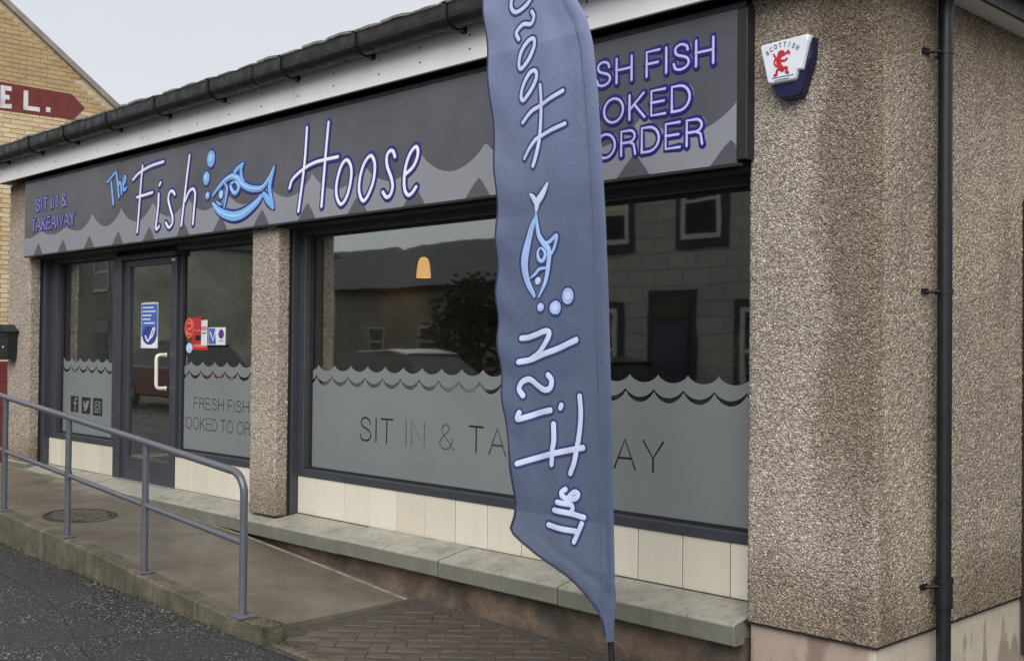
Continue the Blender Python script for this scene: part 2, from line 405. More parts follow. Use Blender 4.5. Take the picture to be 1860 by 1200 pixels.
def painted(name, col, wear):
    t = NT(name)
    c = t.mix(col, tuple(x * .75 for x in col[:3]), t.mrange(t.noise(8, 5), .4, .7))
    c = t.mix(c, (.45, .32, .2), t.math('MULTIPLY', t.mrange(t.noise(28, 5, .7), .64, .7), wear))
    t.set(c, .8); t.bump(t.noise(30, 4), .4, .006)
    return t.m
M['red_paint'] = painted('faded_red_wall_paint', (.185, .035, .035), .35)
M['white_paint'] = painted('white_wall_paint', (.78, .77, .75), .15)
M['coping'] = flat('grey_stone_coping', (.30, .27, .24), .85, var=.25)

t = NT('rusting_rail_foot_paint')
c = t.mix((.12, .122, .15), (.13, .06, .03), t.mrange(t.noise(26, 5, .65), .5, .62))
t.set(c, .6); t.bump(t.noise(80, 3), .4, .003)
M['rail_foot'] = t.m
M['tar'] = flat('black_tar_joint', (.012, .012, .013), .35, scale=30)
M['grit'] = flat('grey_grit', (.14, .13, .115), .9, var=.5, scale=40)
M['moss'] = flat('olive_moss', (.06, .07, .02), .9, var=.5, scale=30)
# sign prints
def print_mat(name, col, rough=.33, var=.04):
    return flat(name, col, rough, var=var, scale=1.3)
M['sign_dark'] = print_mat('dark_grey_sign_print', (.088, .090, .106), var=.22)
M['sign_light'] = print_mat('light_grey_wave_print', (.255, .262, .292), var=.07)
M['sign_mid'] = print_mat('mid_grey_wave_print', (.088, .089, .105))
M['ink_white'] = print_mat('white_letter_print', (.85, .86, .92))
M['ink_soft'] = print_mat('pale_lilac_letter_print', (.56, .56, .86))
M['ink_lilac'] = print_mat('pale_violet_letter_print', (.26, .25, .58))
M['ink_blue'] = print_mat('navy_outline_print', (.012, .010, .17))
M['ink_sky'] = print_mat('sky_blue_fish_print', (.19, .46, .84))
M['ink_pale'] = print_mat('pale_blue_print', (.42, .62, .9))
M['ink_mid'] = print_mat('mid_blue_print', (.14, .27, .58))

t = NT('blue_flag_fabric')
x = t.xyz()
c = t.ramp(t.mrange(x[2], -.5, 1.7, smooth=False), [(0, (.094, .130, .218)), (.45, (.132, .172, .29)), (1, (.315, .36, .59))])      # base colour runs from slate low down to pale lilac at the top
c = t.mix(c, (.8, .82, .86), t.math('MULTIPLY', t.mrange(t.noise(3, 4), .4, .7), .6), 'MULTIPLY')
weave = t.n.new('ShaderNodeTexWave')
weave.inputs['Scale'].default_value = 350
t.l.new(t.pos(), weave.inputs['Vector'])
t.set(c, .62)
t.p.inputs['Sheen Weight'].default_value = .25
t.bump(t.noise(16, 3, .5, t.pos((1, 1, .6))), .35, .02)
tl = t.n.new('ShaderNodeBsdfTranslucent'); tl.inputs['Color'].default_value = (.22, .27, .46, 1)
tr_ = t.n.new('ShaderNodeBsdfTransparent'); tr_.inputs['Color'].default_value = (.78, .84, 1, 1)
m1 = t.n.new('ShaderNodeMixShader'); m1.inputs[0].default_value = .32
m2 = t.n.new('ShaderNodeMixShader'); m2.inputs[0].default_value = .07
t.l.new(t.p.outputs[0], m1.inputs[1]); t.l.new(tl.outputs[0], m1.inputs[2])
t.l.new(m1.outputs[0], m2.inputs[1]); t.l.new(tr_.outputs[0], m2.inputs[2])
t.l.new(m2.outputs[0], t.out.inputs['Surface'])
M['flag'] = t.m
M['flag_sleeve'] = M['flag']
M['flag_hem'] = flat('navy_flag_hem', (.018, .024, .06), .7)
M['flag_white'] = flat('flag_white_print', (.58, .63, .84), .6, var=.04)
M['flag_navy'] = flat('flag_navy_print', (.035, .045, .15), .6)
M['flag_sky'] = flat('flag_pale_blue_print', (.36, .52, .86), .6)
M['carbon'] = flat('black_flagpole', (.012, .012, .014), .35)

# glazing
t = NT('double_glazing')
lw = t.n.new('ShaderNodeLayerWeight'); lw.inputs['Blend'].default_value = .5
fac = t.math('ADD', t.math('MULTIPLY', t.math('POWER', lw.outputs['Facing'], 4.0), .8), .215, True)   # both faces of two sheets
tp = t.n.new('ShaderNodeBsdfTransparent'); tp.inputs['Color'].default_value = (.90, .92, .905, 1)
gl = t.n.new('ShaderNodeBsdfGlossy'); gl.inputs['Roughness'].default_value = .022; gl.inputs['Color'].default_value = (.97, 1, .97, 1)
bg_ = t.n.new('ShaderNodeBump'); bg_.inputs['Strength'].default_value = .08; bg_.inputs['Distance'].default_value = .01
t.l.new(t.noise(1.6, 2), bg_.inputs['Height']); t.l.new(bg_.outputs['Normal'], gl.inputs['Normal'])
mx = t.n.new('ShaderNodeMixShader')
t.l.new(fac, mx.inputs[0]); t.l.new(tp.outputs[0], mx.inputs[1]); t.l.new(gl.outputs[0], mx.inputs[2])
t.l.new(mx.outputs[0], t.out.inputs['Surface'])
M['glass'] = t.m
t = NT('etched_vinyl_film')
t.set(t.ramp(t.noise(1.1, 3), [(.25, (.176, .193, .196)), (.75, (.214, .232, .234))]), .5)
M['film'] = t.m
M['film_cut'] = flat('clear_cut_lettering', (.018, .020, .020), .25)  # opaque dark grey standing in for the dim room through cut letters
M['film_cut_pale'] = flat('clear_cut_lettering_pale', (.10, .108, .108), .25)  # lighter copy: room light behind the letters painted into the colour
M['film_cut_mid'] = flat('clear_cut_lettering_mid', (.05, .055, .055), .25)  # middle copy of the same painted room brightness

# interior
M['in_wall'] = flat('dim_interior_wall', (.22, .20, .17), .8)
M['in_dark'] = flat('dark_interior_panel', (.05, .045, .04), .7)
M['in_ceiling'] = flat('interior_ceiling', (.30, .29, .26), .9)
M['in_floor'] = flat('interior_floor', (.10, .085, .07), .5)
M['wood'] = flat('brown_table_wood', (.13, .075, .04), .5, var=.3, scale=14)
M['metal_grey'] = flat('brushed_counter_steel', (.5, .5, .5), .3, .8)
def emis(name, col, st, base=(.7, .5, .2)):
    t = NT(name)
    t.set(base, .5)
    t.p.inputs['Emission Color'].default_value = (*col, 1)
    t.p.inputs['Emission Strength'].default_value = st
    return t.m
M['lamp'] = emis('glowing_amber_shade', (1, .52, .16), .62)
M['tube'] = emis('strip_light_tube', (1, .98, .92), 2.2, (.8, .8, .8))

# far side of the street
M['stone'] = None
t = NT('grey_squared_stone')
br = t.n.new('ShaderNodeTexBrick')
br.inputs['Color1'].default_value = (.34, .335, .30, 1); br.inputs['Color2'].default_value = (.28, .275, .245, 1)
br.inputs['Mortar'].default_value = (.18, .175, .15, 1)
br.inputs['Scale'].default_value = 1; br.inputs['Brick Width'].default_value = .62; br.inputs['Row Height'].default_value = .29
br.inputs['Mortar Size'].default_value = .012
xx = t.xyz(); cb = t.n.new('ShaderNodeCombineXYZ')
t.l.new(t.math('ADD', xx[0], xx[1]), cb.inputs[0]); t.l.new(xx[2], cb.inputs[1]); t.l.new(cb.outputs[0], br.inputs['Vector'])
t.set(br.outputs['Color'], .9)
M['stone'] = t.m
M['stone_dark'] = flat('black_painted_margin', (.03, .03, .032), .7)
M['harling'] = flat('grey_harled_wall', (.20, .19, .165), .95, var=.35, scale=.8)
M['slate'] = flat('dark_slate_roof', (.035, .037, .042), .6, var=.25, scale=3)
M['pvc'] = flat('white_window_paint', (.45, .45, .43), .4)
M['pane'] = flat('dark_far_pane', (.02, .022, .025), .08)
M['blind'] = flat('tan_window_blind', (.50, .36, .20), .7)
M['door_blue'] = flat('navy_far_door', (.03, .035, .07), .4)
M['bark'] = flat('tree_bark', (.07, .055, .04), .9)
M['leaf'] = flat('dull_green_leaf', (.055, .075, .03), .6, var=.4, scale=4)
M['car_white'] = flat('white_car_paint', (.52, .52, .51), .25, var=.05)
M['car_grey'] = flat('dark_grey_car_paint', (.06, .063, .068), .25, .2)
M['car_red'] = flat('dark_red_car_paint', (.13, .02, .025), .25, .1)
M['tyre'] = flat('tyre_rubber', (.015, .015, .015), .8)
M['ground'] = flat('distant_ground', (.07, .07, .068), .9)
M['gate'] = flat('grey_green_gate_paint', (.075, .088, .085), .5)
M['gate_dark'] = flat('dark_gate_edge', (.02, .02, .018), .7)
# small prints
M['red'] = flat('red_sticker', (.50, .03, .035), .4)
M['orange'] = flat('orange_sticker_print', (.72, .19, .12), .4)
M['green'] = flat('green_sticker_print', (.10, .35, .12), .4)
M['white'] = flat('white_sticker', (.75, .77, .8), .4)
M['pink'] = flat('pink_sticker', (.62, .26, .36), .4)
M['royal'] = flat('blue_poster_print', (.075, .14, .47), .4)
M['deep'] = flat('deep_blue_print', (.03, .05, .30), .4)
M['purple'] = flat('purple_sticker_print', (.10, .03, .26), .4)
M['alarm_white'] = flat('white_alarm_cover', (.76, .78, .86), .35, var=.05)
M['alarm_blue'] = flat('navy_alarm_base', (.012, .014, .055), .35)
M['alarm_red'] = flat('red_lion_print', (.50, .02, .035), .45)
M['alarm_text'] = flat('grey_green_small_print', (.15, .2, .26), .5)

# ------------------------------------------------------------ mesh helpers
class MB:
    """collects boxes, tubes and ribbons; build() links them as ONE mesh object"""
    def __init__(s): s.v, s.f, s.mi, s.sm = [], [], [], []
    def add(s, vs, fs, mi=0, smooth=False):
        o = len(s.v)
        s.v += [tuple(v) for v in vs]
        s.f += [tuple(i + o for i in f) for f in fs]
        s.mi += [mi] * len(fs); s.sm += [smooth] * len(fs)
        return s
    def box(s, x0, x1, y0, y1, z0, z1, mi=0):
        vs = [(x, y, z) for x in (x0, x1) for y in (y0, y1) for z in (z0, z1)]
        return s.add(vs, [(0, 1, 3, 2), (4, 6, 7, 5), (0, 4, 5, 1), (2, 3, 7, 6), (0, 2, 6, 4), (1, 5, 7, 3)], mi)
    def prism(s, poly, a, b, axis, mi=0):
        """polygon extruded along axis ('x','y','z') from a to b; poly in the two other axes"""
        def P(u, v, w): return {'x': (w, u, v), 'y': (u, w, v), 'z': (u, v, w)}[axis]
        n = len(poly)
        vs = [P(u, v, a) for u, v in poly] + [P(u, v, b) for u, v in poly]
        fs = [tuple(range(n)), tuple(range(2 * n - 1, n - 1, -1))]
        fs += [(i, i + n, (i + 1) % n + n, (i + 1) % n) for i in range(n)]
        return s.add(vs, fs, mi)
    def tube(s, pts, r, seg=12, mi=0, cap=True):
        pts = [Vector(p) for p in pts]
        n = len(pts)
        rs = r if isinstance(r, (list, tuple)) else [r] * n
        up = Vector((0, 0, 1))
        rings, last = [], None
        for i, p in enumerate(pts):
            d = (pts[min(i + 1, n - 1)] - pts[max(i - 1, 0)]).normalized()
            if last is None:
                a = d.orthogonal().normalized()
            else:
                a = (last - d * last.dot(d)).normalized()
            last = a
            b = d.cross(a)
            rings.append([p + (a * math.cos(2 * PI * k / seg) + b * math.sin(2 * PI * k / seg)) * rs[i] for k in range(seg)])
        vs = [v for ring in rings for v in ring]
        fs = [(i * seg + k, i * seg + (k + 1) % seg, (i + 1) * seg + (k + 1) % seg, (i + 1) * seg + k) for i in range(n - 1) for k in range(seg)]
        s.add(vs, fs, mi, True)
        if cap:
            s.add(rings[0], [tuple(range(seg - 1, -1, -1))], mi); s.add(rings[-1], [tuple(range(seg))], mi)
        return s
    def lathe(s, prof, c, axis='z', seg=24, mi=0):
        cx, cy, cz = c
        vs = []
        for r, h in prof:
            for k in range(seg):
                a = 2 * PI * k / seg
                u, v = r * math.cos(a), r * math.sin(a)
                vs.append({'z': (cx + u, cy + v, cz + h), 'y': (cx + u, cy + h, cz + v), 'x': (cx + h, cy + u, cz + v)}[axis])
        n = len(prof)
        fs = [(i * seg + k, i * seg + (k + 1) % seg, (i + 1) * seg + (k + 1) % seg, (i + 1) * seg + k) for i in range(n - 1) for k in range(seg)]
        return s.add(vs, fs, mi, True)
    def stroke(s, pts, w, h0, h1, place, mi=0, smooth=True, taper=None):
        """a raised ribbon along a 2-D path, with round ends; place(u, v, h) gives the 3-D point"""
        P = spline(pts) if smooth and len(pts) > 2 else [Vector(p) for p in pts]
        n = len(P)
        L, Rr = [], []
        rows = []
        def row(p, nrm, ww):
            rows.append([place(p.x - nrm.x * ww, p.y - nrm.y * ww, h0), place(p.x - nrm.x * ww * .86, p.y - nrm.y * ww * .86, h1), place(p.x, p.y, h1 + (h1 - h0) * .25),
                         place(p.x + nrm.x * ww * .86, p.y + nrm.y * ww * .86, h1), place(p.x + nrm.x * ww, p.y + nrm.y * ww, h0)])
        for i in range(n):
            a, b = P[max(i - 1, 0)], P[min(i + 1, n - 1)]
            d = (b - a)
            if 0 < i < n - 1:
                d1, d2 = (P[i] - a), (b - P[i])
                if d1.length > 1e-9 and d2.length > 1e-9:
                    d = d1.normalized() + d2.normalized()
                    if d.length < 1e-3: d = d1
            d.normalize()
            nrm = Vector((-d.y, d.x))
            f = 1.0 if taper is None else taper(i / (n - 1))
            ww = w / 2 * f
            if i == 0:
                for k in (80, 50, 25): row(P[0] - d * ww * math.sin(math.radians(k)), nrm, ww * math.cos(math.radians(k)))
            row(P[i], nrm, ww)
            if i == n - 1:
                for k in (25, 50, 80): row(P[i] + d * ww * math.sin(math.radians(k)), nrm, ww * math.cos(math.radians(k)))
        vs = [v for r in rows for v in r]
        fs = [(i * 5 + k, i * 5 + k + 1, (i + 1) * 5 + k + 1, (i + 1) * 5 + k) for i in range(len(rows) - 1) for k in range(4)]
        return s.add(vs, fs, mi)
    def disc(s, cx, cy, rx, ry, h0, h1, place, mi=0, n=28):
        ring = [(math.cos(2 * PI * k / n), math.sin(2 * PI * k / n)) for k in range(n)]
        vs = [place(cx + u * rx, cy + v * ry, h0) for u, v in ring] + [place(cx + u * rx * .93, cy + v * ry * .93, h1) for u, v in ring]
        fs = [tuple(range(n, 2 * n))] + [(k, (k + 1) % n, (k + 1) % n + n, k + n) for k in range(n)]
        return s.add(vs, fs, mi)
    def sheet(s, poly, h0, h1, place, mi=0):
        n = len(poly)
        vs = [place(u, v, h1) for u, v in poly] + [place(u, v, h0) for u, v in poly]
        fs = [tuple(range(n))] + [(i, (i + 1) % n, (i + 1) % n + n, i + n) for i in range(n)]
        return s.add(vs, fs, mi)
    def build(s, name, mat, parent=None, bev=0.0, loc=None, label=None, fixn=True):
        me = bpy.data.meshes.new(name)
        me.from_pydata(s.v, [], s.f)
        for x in (mat if isinstance(mat, (list, tuple)) else [mat]): me.materials.append(x)
        me.polygons.foreach_set('material_index', s.mi)
        me.polygons.foreach_set('use_smooth', s.sm)
        if fixn or bev:
            bm = bmesh.new(); bm.from_mesh(me)
            if fixn: bmesh.ops.recalc_face_normals(bm, faces=bm.faces)
            if bev: bmesh.ops.bevel(bm, geom=list(bm.edges), offset=bev, segments=1, affect='EDGES', profile=.7)
            bm.to_mesh(me); bm.free()
        me.update()
        o = bpy.data.objects.new(name, me)
        C.objects.link(o)
        if parent is not None: o.parent = parent
        if loc is not None: o.location = loc
        if label: o['label'] = label
        return o

def spline(pts, sub=6):
    P = [Vector(p) for p in pts]
    closed = (P[0] - P[-1]).length < 1e-6
    n = len(P)
    out = []
    for i in range(n - 1):
        p1, p2 = P[i], P[i + 1]
        p0 = P[i - 1] if i > 0 else (P[n - 2] if closed else p1 * 2 - p2)
        p3 = P[i + 2] if i + 2 < n else (P[1] if closed else p2 * 2 - p1)
        for k in range(sub):
            t = k / sub
            out.append(.5 * (2 * p1 + (p2 - p0) * t + (2 * p0 - 5 * p1 + 4 * p2 - p3) * t * t + (3 * p1 - p0 - 3 * p2 + p3) * t ** 3))
    out.append(P[-1].copy())
    return out

def tag(o, label=None, cat=None, group=None, kind=None):
    for k, v in (('label', label), ('category', cat), ('group', group), ('kind', kind)):
        if v: o[k] = v
    return o
def thing(name, label, cat, loc=(0, 0, 0), group=None, rz=0.0):
    o = bpy.data.objects.new(name, None)
    o.empty_display_size = .2
    C.objects.link(o)
    o.location = loc; o.rotation_euler = (0, 0, rz)
    return tag(o, label, cat, group)
def copies(name, mesh, mat_unused, parent, locs, rz=None):
    out = []
    for i, l in enumerate(locs):
        o = bpy.data.objects.new(name, mesh)
        C.objects.link(o)
        o.parent = parent; o.location = l
        if rz: o.rotation_euler = (0, 0, rz[i])
        out.append(o)
    return out

# ---- a thin single-line alphabet (cap height 1)
def arc(cx, cy, rx, ry, a0, a1, n=10):
    return [(cx + rx * math.cos(math.radians(a0 + (a1 - a0) * k / n)), cy + ry * math.sin(math.radians(a0 + (a1 - a0) * k / n))) for k in range(n + 1)]
SS = [(p.x, p.y) for p in spline([(.55, .74), (.5, .9), (.32, 1.0), (.13, .93), (.08, .76), (.16, .61), (.34, .52), (.52, .42), (.59, .24), (.5, .07), (.3, 0), (.1, .06), (.03, .26)], 4)]
AMP = [(p.x, p.y) for p in spline([(.68, 0), (.2, .62), (.14, .8), (.22, .96), (.36, .99), (.46, .85), (.38, .68), (.14, .46), (.04, .24), (.14, .04), (.34, .0), (.52, .12), (.62, .4)], 4)]
FONT = {
 'A': (.68, [[(0, 0), (.34, 1), (.68, 0)], [(.12, .35), (.56, .35)]]),
 'C': (.70, [arc(.38, .5, .38, .5, 42, 318, 16)]),
 'D': (.66, [[(0, 0), (0, 1), (.26, 1)] + arc(.26, .5, .4, .5, 90, -90, 12)[1:] + [(0, 0)]]),
 'E': (.52, [[(.52, 1), (0, 1), (0, 0), (.53, 0)], [(0, .52), (.48, .52)]]),
 'F': (.50, [[(.5, 1), (0, 1), (0, 0)], [(0, .5), (.44, .5)]]),
 'H': (.62, [[(0, 0), (0, 1)], [(.62, 0), (.62, 1)], [(0, .52), (.62, .52)]]),
 'I': (.0, [[(0, 0), (0, 1)]]),
 'K': (.60, [[(0, 0), (0, 1)], [(.56, 1), (0, .38)], [(.2, .58), (.6, 0)]]),
 'N': (.62, [[(0, 0), (0, 1), (.62, 0), (.62, 1)]]),
 'O': (.78, [arc(.39, .5, .39, .5, 90, 450, 24)]),
 'R': (.56, [[(0, 0), (0, 1), (.32, 1)] + arc(.32, .755, .22, .245, 90, -90, 8)[1:] + [(0, .51)], [(.34, .51), (.5, .4), (.56, 0)]]),
 'S': (.60, [SS]),
 'T': (.58, [[(0, 1), (.58, 1)], [(.29, 1), (.29, 0)]]),
 'W': (.92, [[(0, 1), (.22, 0), (.46, 1), (.70, 0), (.92, 1)]]),
 'Y': (.62, [[(0, 1), (.31, .44), (.62, 1)], [(.31, .44), (.31, 0)]]),
 '&': (.68, [AMP]),
}
def layout(text, cap, x0=None, x1=None, xc=None, gap=.24, space=.34):
    """positions of the letters of a line: (char, x, scale_x)"""
    w = 0
    items = []
    for ch in text:
        if ch == ' ': w += space; continue
        items.append((ch, w)); w += FONT[ch][0] + gap
    w -= gap
    w *= cap
    sx = 1.0
    if x0 is not None and x1 is not None: sx = (x1 - x0) / w
    elif xc is not None: x0 = xc - w / 2
    elif x1 is not None: x0 = x1 - w
    return [(ch, x0 + o * cap * sx, cap * sx) for ch, o in items]

# ------------------------------------------------------------ ground, road, pavement, ramp
def zg(x, y): return -1.629 - .018 * (x + 3.2) + .035 * max(y, -1.3) + .012 * min(0, y + 1.3)
RAMP = [(-11.5, -1.30), (-7.6, -1.318), (-5.1, -1.455), (-4.05, -1.54), (-3.46, -1.59), (-3.197, -1.612)]
def zr(x, y):
    for (a, za), (b, zb) in zip(RAMP, RAMP[1:]):
        if a <= x <= b: z = za + (zb - za) * (x - a) / (b - a); break
    else: z = RAMP[0][1] if x < RAMP[0][0] else RAMP[-1][1]
    return z + .012 * y + .012 * math.sin(min(1, max(0, (x + 7.2) / 4)) * PI) * (y / -1.1)

def grid_sheet(xs, ys, zf, thick=None):
    mb = MB()
    vs = [(x, y, zf(x, y)) for x in xs for y in ys]
    ny = len(ys)
    fs = [(i * ny + j, (i + 1) * ny + j, (i + 1) * ny + j + 1, i * ny + j + 1) for i in range(len(xs) - 1) for j in range(ny - 1)]
    mb.add(vs, fs)
    return mb
def frange(a, b, n): return [a + (b - a) * i / n for i in range(n + 1)]

g = grid_sheet(frange(-400, 400, 40), frange(-400, 400, 40), lambda x, y: -3.6).build('ground', M['ground'])
tag(g, 'far flat ground beyond the street', kind='structure')
road = grid_sheet(frange(-60, 40, 60), [-24.0, -16, -12.5, -9.0, -7, -5, -3.5, -2.5, -1.9, -1.5, -1.3, -1.18], zg).build('road', M['asphalt'])
tag(road, 'dark flecked wet asphalt in front of the shop', kind='structure')

# bedding under the brick pavers, then the pavers themselves
pav = grid_sheet(frange(-3.2, 8, 30), [-1.26, -1.0, -.7, -.4, -.1, .06], lambda x, y: zg(x, y) + .004).build('pavement', M['paver_joint'])
tag(pav, 'damp brown brick paving in front of the base wall', kind='structure')
me_pv = MB().box(-.0988, .0988, -.0488, .0488, -.03, .006).build('paver', M['paver'], None, bev=.003).data
bpy.data.objects.remove(bpy.data.objects['paver'])
rest = MB()
cells = []
ca, sa = math.cos(PI / 4), math.sin(PI / 4)
for i in range(-60, 60):
    for j in range(-60, 60):
        # herringbone: pairs of 200 x 100 blocks, stepping by one unit
        for k in (0, 1):
            if k == 0: u, v, rot = (i * 1.0 + 2.0 * j) + 1.0, i * 1.0 - 2 * j + .5 , 0
            else: u, v, rot = (i * 1.0 + 2.0 * j) + .5 , i * 1.0 - 2 * j + 2.0, 1
            u *= .1; v *= .1
            x, y = -1.6 + ca * u - sa * v, -.55 + sa * u + ca * v
            if -3.12 < x < 2.6 and -1.13 < y < -.07: cells.append((math.hypot(x - 2.48, y + 4.7), x, y, PI / 4 + rot * PI / 2))
cells.sort()
vis = [c_ for c_ in cells if c_[1] < -.2][:290]
vis_set = set(vis)
for c_ in cells:
    _, x, y, r = c_
    z = zg(x, y) + random.uniform(-.0012, .0012)
    if c_ in vis_set:
        o = bpy.data.objects.new('paver', me_pv); C.objects.link(o); o.parent = pav
        o.location = (x, y, z); o.rotation_euler = (-.035 * math.sin(r) + random.uniform(-.006, .006), 0.018 + random.uniform(-.006, .006), r)
    else:
        cr, sr = math.cos(r), math.sin(r)
        vs = [(x + cr * a - sr * b, y + sr * a + cr * b, z + h) for a in (-.097, .097) for b in (-.047, .047) for h in (-.03, .006)]
        rest.add(vs, [(0, 1, 3, 2), (4, 6, 7, 5), (0, 4, 5, 1), (2, 3, 7, 6), (1, 5, 7, 3)])
o = rest.build('paver_field', M['paver'], pav); o['kind'] = 'stuff'
edge = MB()
for i in range(14):
    xa = -3.16 + i * .8
    edge.prism([(xa + .004, -1.21), (xa + .796, -1.21), (xa + .796, -1.14), (xa + .004, -1.14)], zg(xa, -1.2) - .1, zg(xa + .4, -1.17) + .009, 'z')
edge.build('edging_kerb', M['kerb'], pav, bev=.006)

rp = grid_sheet(frange(-11.5, -3.197, 60), [-1.13, -.9, -.6, -.3, -.095], zr)
n0 = len(rp.v)
rp.add([(-3.197, -1.13, zr(-3.2, -1.13)), (-3.197, -.0, zr(-3.2, -.05)), (-3.197, 0, -1.8), (-3.197, -1.13, -1.8)], [(0, 1, 2, 3)])
ramp = rp.build('ramp', M['ramp'], fixn=False)
tag(ramp, 'damp brown screeded access ramp rising to the shop door', kind='structure')
MB().add([v for i in range(61) for v in [(-11.5 + i * (11.5 - 3.197) / 60, -.075, zr(-11.5 + i * (11.5 - 3.197) / 60, -.075) + .0), (-11.5 + i * (11.5 - 3.197) / 60, .02, zr(-11.5 + i * (11.5 - 3.197) / 60, 0) - .01)]],
         [(2 * i, 2 * i + 2, 2 * i + 3, 2 * i + 1) for i in range(60)]).build('ramp_fill', M['ramp'], ramp, fixn=False)
# ramp: strip that fills up to the wall below the sills, pale mortar line along it
MB().add([v for i in range(61) for v in [(-11.5 + i * (11.5 - 3.197) / 60, -.095, zr(-11.5 + i * (11.5 - 3.197) / 60, -.095)), (-11.5 + i * (11.5 - 3.197) / 60, -.075, zr(-11.5 + i * (11.5 - 3.197) / 60, 0) + .004)]],
         [(2 * i, 2 * i + 2, 2 * i + 3, 2 * i + 1) for i in range(60)]).build('mortar_edge', M['mortar_pale'], ramp, fixn=False)
kb = MB()
xs = frange(-11.5, -3.02, 70)
def zk(x): return zr(min(x, -3.2), -1.15) + (.004 + .05 * max(0, (x + 4.4) / 1.3) ** 1.0 if x > -4.4 else .004)
prof = lambda x: [(x, -1.262 + .004 * math.sin(x * 9), zg(x, -1.26) - .08), (x, -1.255 + .004 * math.sin(x * 17), zk(x) - .012), (x, -1.243, zk(x)), (x, -1.135, zk(x)), (x, -1.127, zk(x) - .012), (x, -1.127, zg(x, -1.2) - .08)]
vs = [p for x in xs for p in prof(x)]
fs = [(i * 6 + k, (i + 1) * 6 + k, (i + 1) * 6 + k + 1, i * 6 + k + 1) for i in range(len(xs) - 1) for k in range(5)]
n = len(vs)
fs += [tuple(range(n - 6, n)), (5, 4, 3, 2, 1, 0)]
kb.add(vs, fs)
kb.build('ramp_kerb', M['kerb'], ramp)

# tar joint in the road, grit along the edges, moss on the kerb
tj = MB()
tpts = [(-6.4, -1.62), (-5.6, -1.66), (-4.8, -1.72), (-4.2, -1.86), (-3.7, -2.0), (-3.2, -2.08), (-2.6, -2.11), (-1.6, -2.15)]
tp_l = spline(tpts, 5)
row_ = []
for i, p in enumerate(tp_l):
    w_ = .004 + .002 * math.sin(i * 1.7)
    row_ += [(p.x, p.y - w_, zg(p.x, p.y) + .004), (p.x, p.y + w_, zg(p.x, p.y) + .004)]
tj.add(row_, [(2 * i, 2 * i + 2, 2 * i + 3, 2 * i + 1) for i in range(len(tp_l) - 1)])
tj.build('tar_joint', M['asphalt'], road, fixn=False)
gr = MB()
def pebble(mb, x, y, z, r):
    a = random.uniform(0, PI)
    vs = [(x + r * random.uniform(.7, 1.2) * math.cos(a + k * PI / 2), y + r * random.uniform(.7, 1.2) * math.sin(a + k * PI / 2), z + r * .2) for k in range(4)]
    mb.add(vs + [(x, y, z + r * .9)], [(0, 1, 4), (1, 2, 4), (2, 3, 4), (3, 0, 4)])
for _ in range(700):
    x = random.uniform(-8, -1.5); y = -1.27 - abs(random.gauss(0, .10))
    pebble(gr, x, y, zg(x, y), random.uniform(.002, .006))
for _ in range(260):
    x = random.uniform(-3.1, -.2); y = -.02 - abs(random.gauss(0, .05))
    pebble(gr, x, y, zg(x, y) + .005, random.uniform(.002, .006))
for _ in range(220):
    x = random.uniform(-7.5, -3.25); y = random.choice((-1.11 + abs(random.gauss(0, .05)), -.11 - abs(random.gauss(0, .06)), random.uniform(-1.1, -.1)))
    pebble(gr, x, y, zr(x, y), random.uniform(.0015, .0045))
tag(gr.build('grit', M['grit'], None, fixn=False), 'loose grit along the kerb and the foot of the wall', kind='stuff')
ms_ = MB()
for _ in range(900):
    t_ = random.random()
    if t_ < .5: x = -3.05 + random.gauss(0, .10); y = random.choice((-1.262, -1.127, random.uniform(-1.26, -1.12))) + random.gauss(0, .008); z = random.choice((zk(min(x, -3.02)), zg(x, y) + .005))
    else: x = random.choice((-6.9, -5.3, -4.4, -3.6)) + random.gauss(0, .22); y = -1.263 + random.gauss(0, .006); z = zg(x, y) + abs(random.gauss(0, .012))
    a = Vector((random.gauss(0, 1), random.gauss(0, 1), random.uniform(.2, 1.2))).normalized() * random.uniform(.006, .016)
    b = a.orthogonal().normalized() * .005
    p = Vector((x, y, z))
    ms_.add([p - b, p + a, p + b], [(0, 1, 2)])
tag(ms_.build('moss', M['moss'], None, fixn=False), 'tufts of moss along the foot of the ramp kerb', kind='stuff')

# ------------------------------------------------------------ the shop
shop = thing('shop_building', 'low roughcast fish and chip shop with grey shopfront windows', 'shop', (-5, 3, -1.65))
SP = shop
def part(mb, name, mat, parent=SP, **k):
    o = mb.build(name, mat, parent, **k)
    top = o
    if parent is SP: o.location = (5, -3, 1.65)
    return o
GT = 1.69          # wall head
# piers and walls (roughcast)
def rough_skin(path, z0, z1, name, mat, st=.0085, amp=.0022, core=None):
    """a skin of roughcast along a plan outline: every few millimetres stands a little proud or back"""
    pts = []
    for i in range(len(path) - 1):
        a, b = Vector(path[i]), Vector(path[i + 1])
        n_ = max(1, round((b - a).length / st))
        pts += [a + (b - a) * k / n_ for k in range(n_)]
    pts.append(Vector(path[-1]))
    nm = []
    for i, p in enumerate(pts):
        d = (pts[min(i + 1, len(pts) - 1)] - pts[max(i - 1, 0)]).normalized()
        nm.append((d.y, -d.x))
    rnd = random.Random(len(pts))
    nz = round((z1 - z0) / st)
    vs = []
    for k in range(nz + 1):
        z = z0 + (z1 - z0) * k / nz
        e = 0 if 0 < k < nz else -.004
        for p, n_ in zip(pts, nm):
            q = rnd.gauss(0, amp) + e
            vs.append((p.x + n_[0] * q, p.y + n_[1] * q, z + (rnd.uniform(-.003, .003))))
    w_ = len(pts)
    mb = MB().add(vs, [(k * w_ + i, k * w_ + i + 1, (k + 1) * w_ + i + 1, (k + 1) * w_ + i) for k in range(nz) for i in range(w_ - 1)], 0, True)
    return part(mb, name, mat, fixn=False)
RC = .02
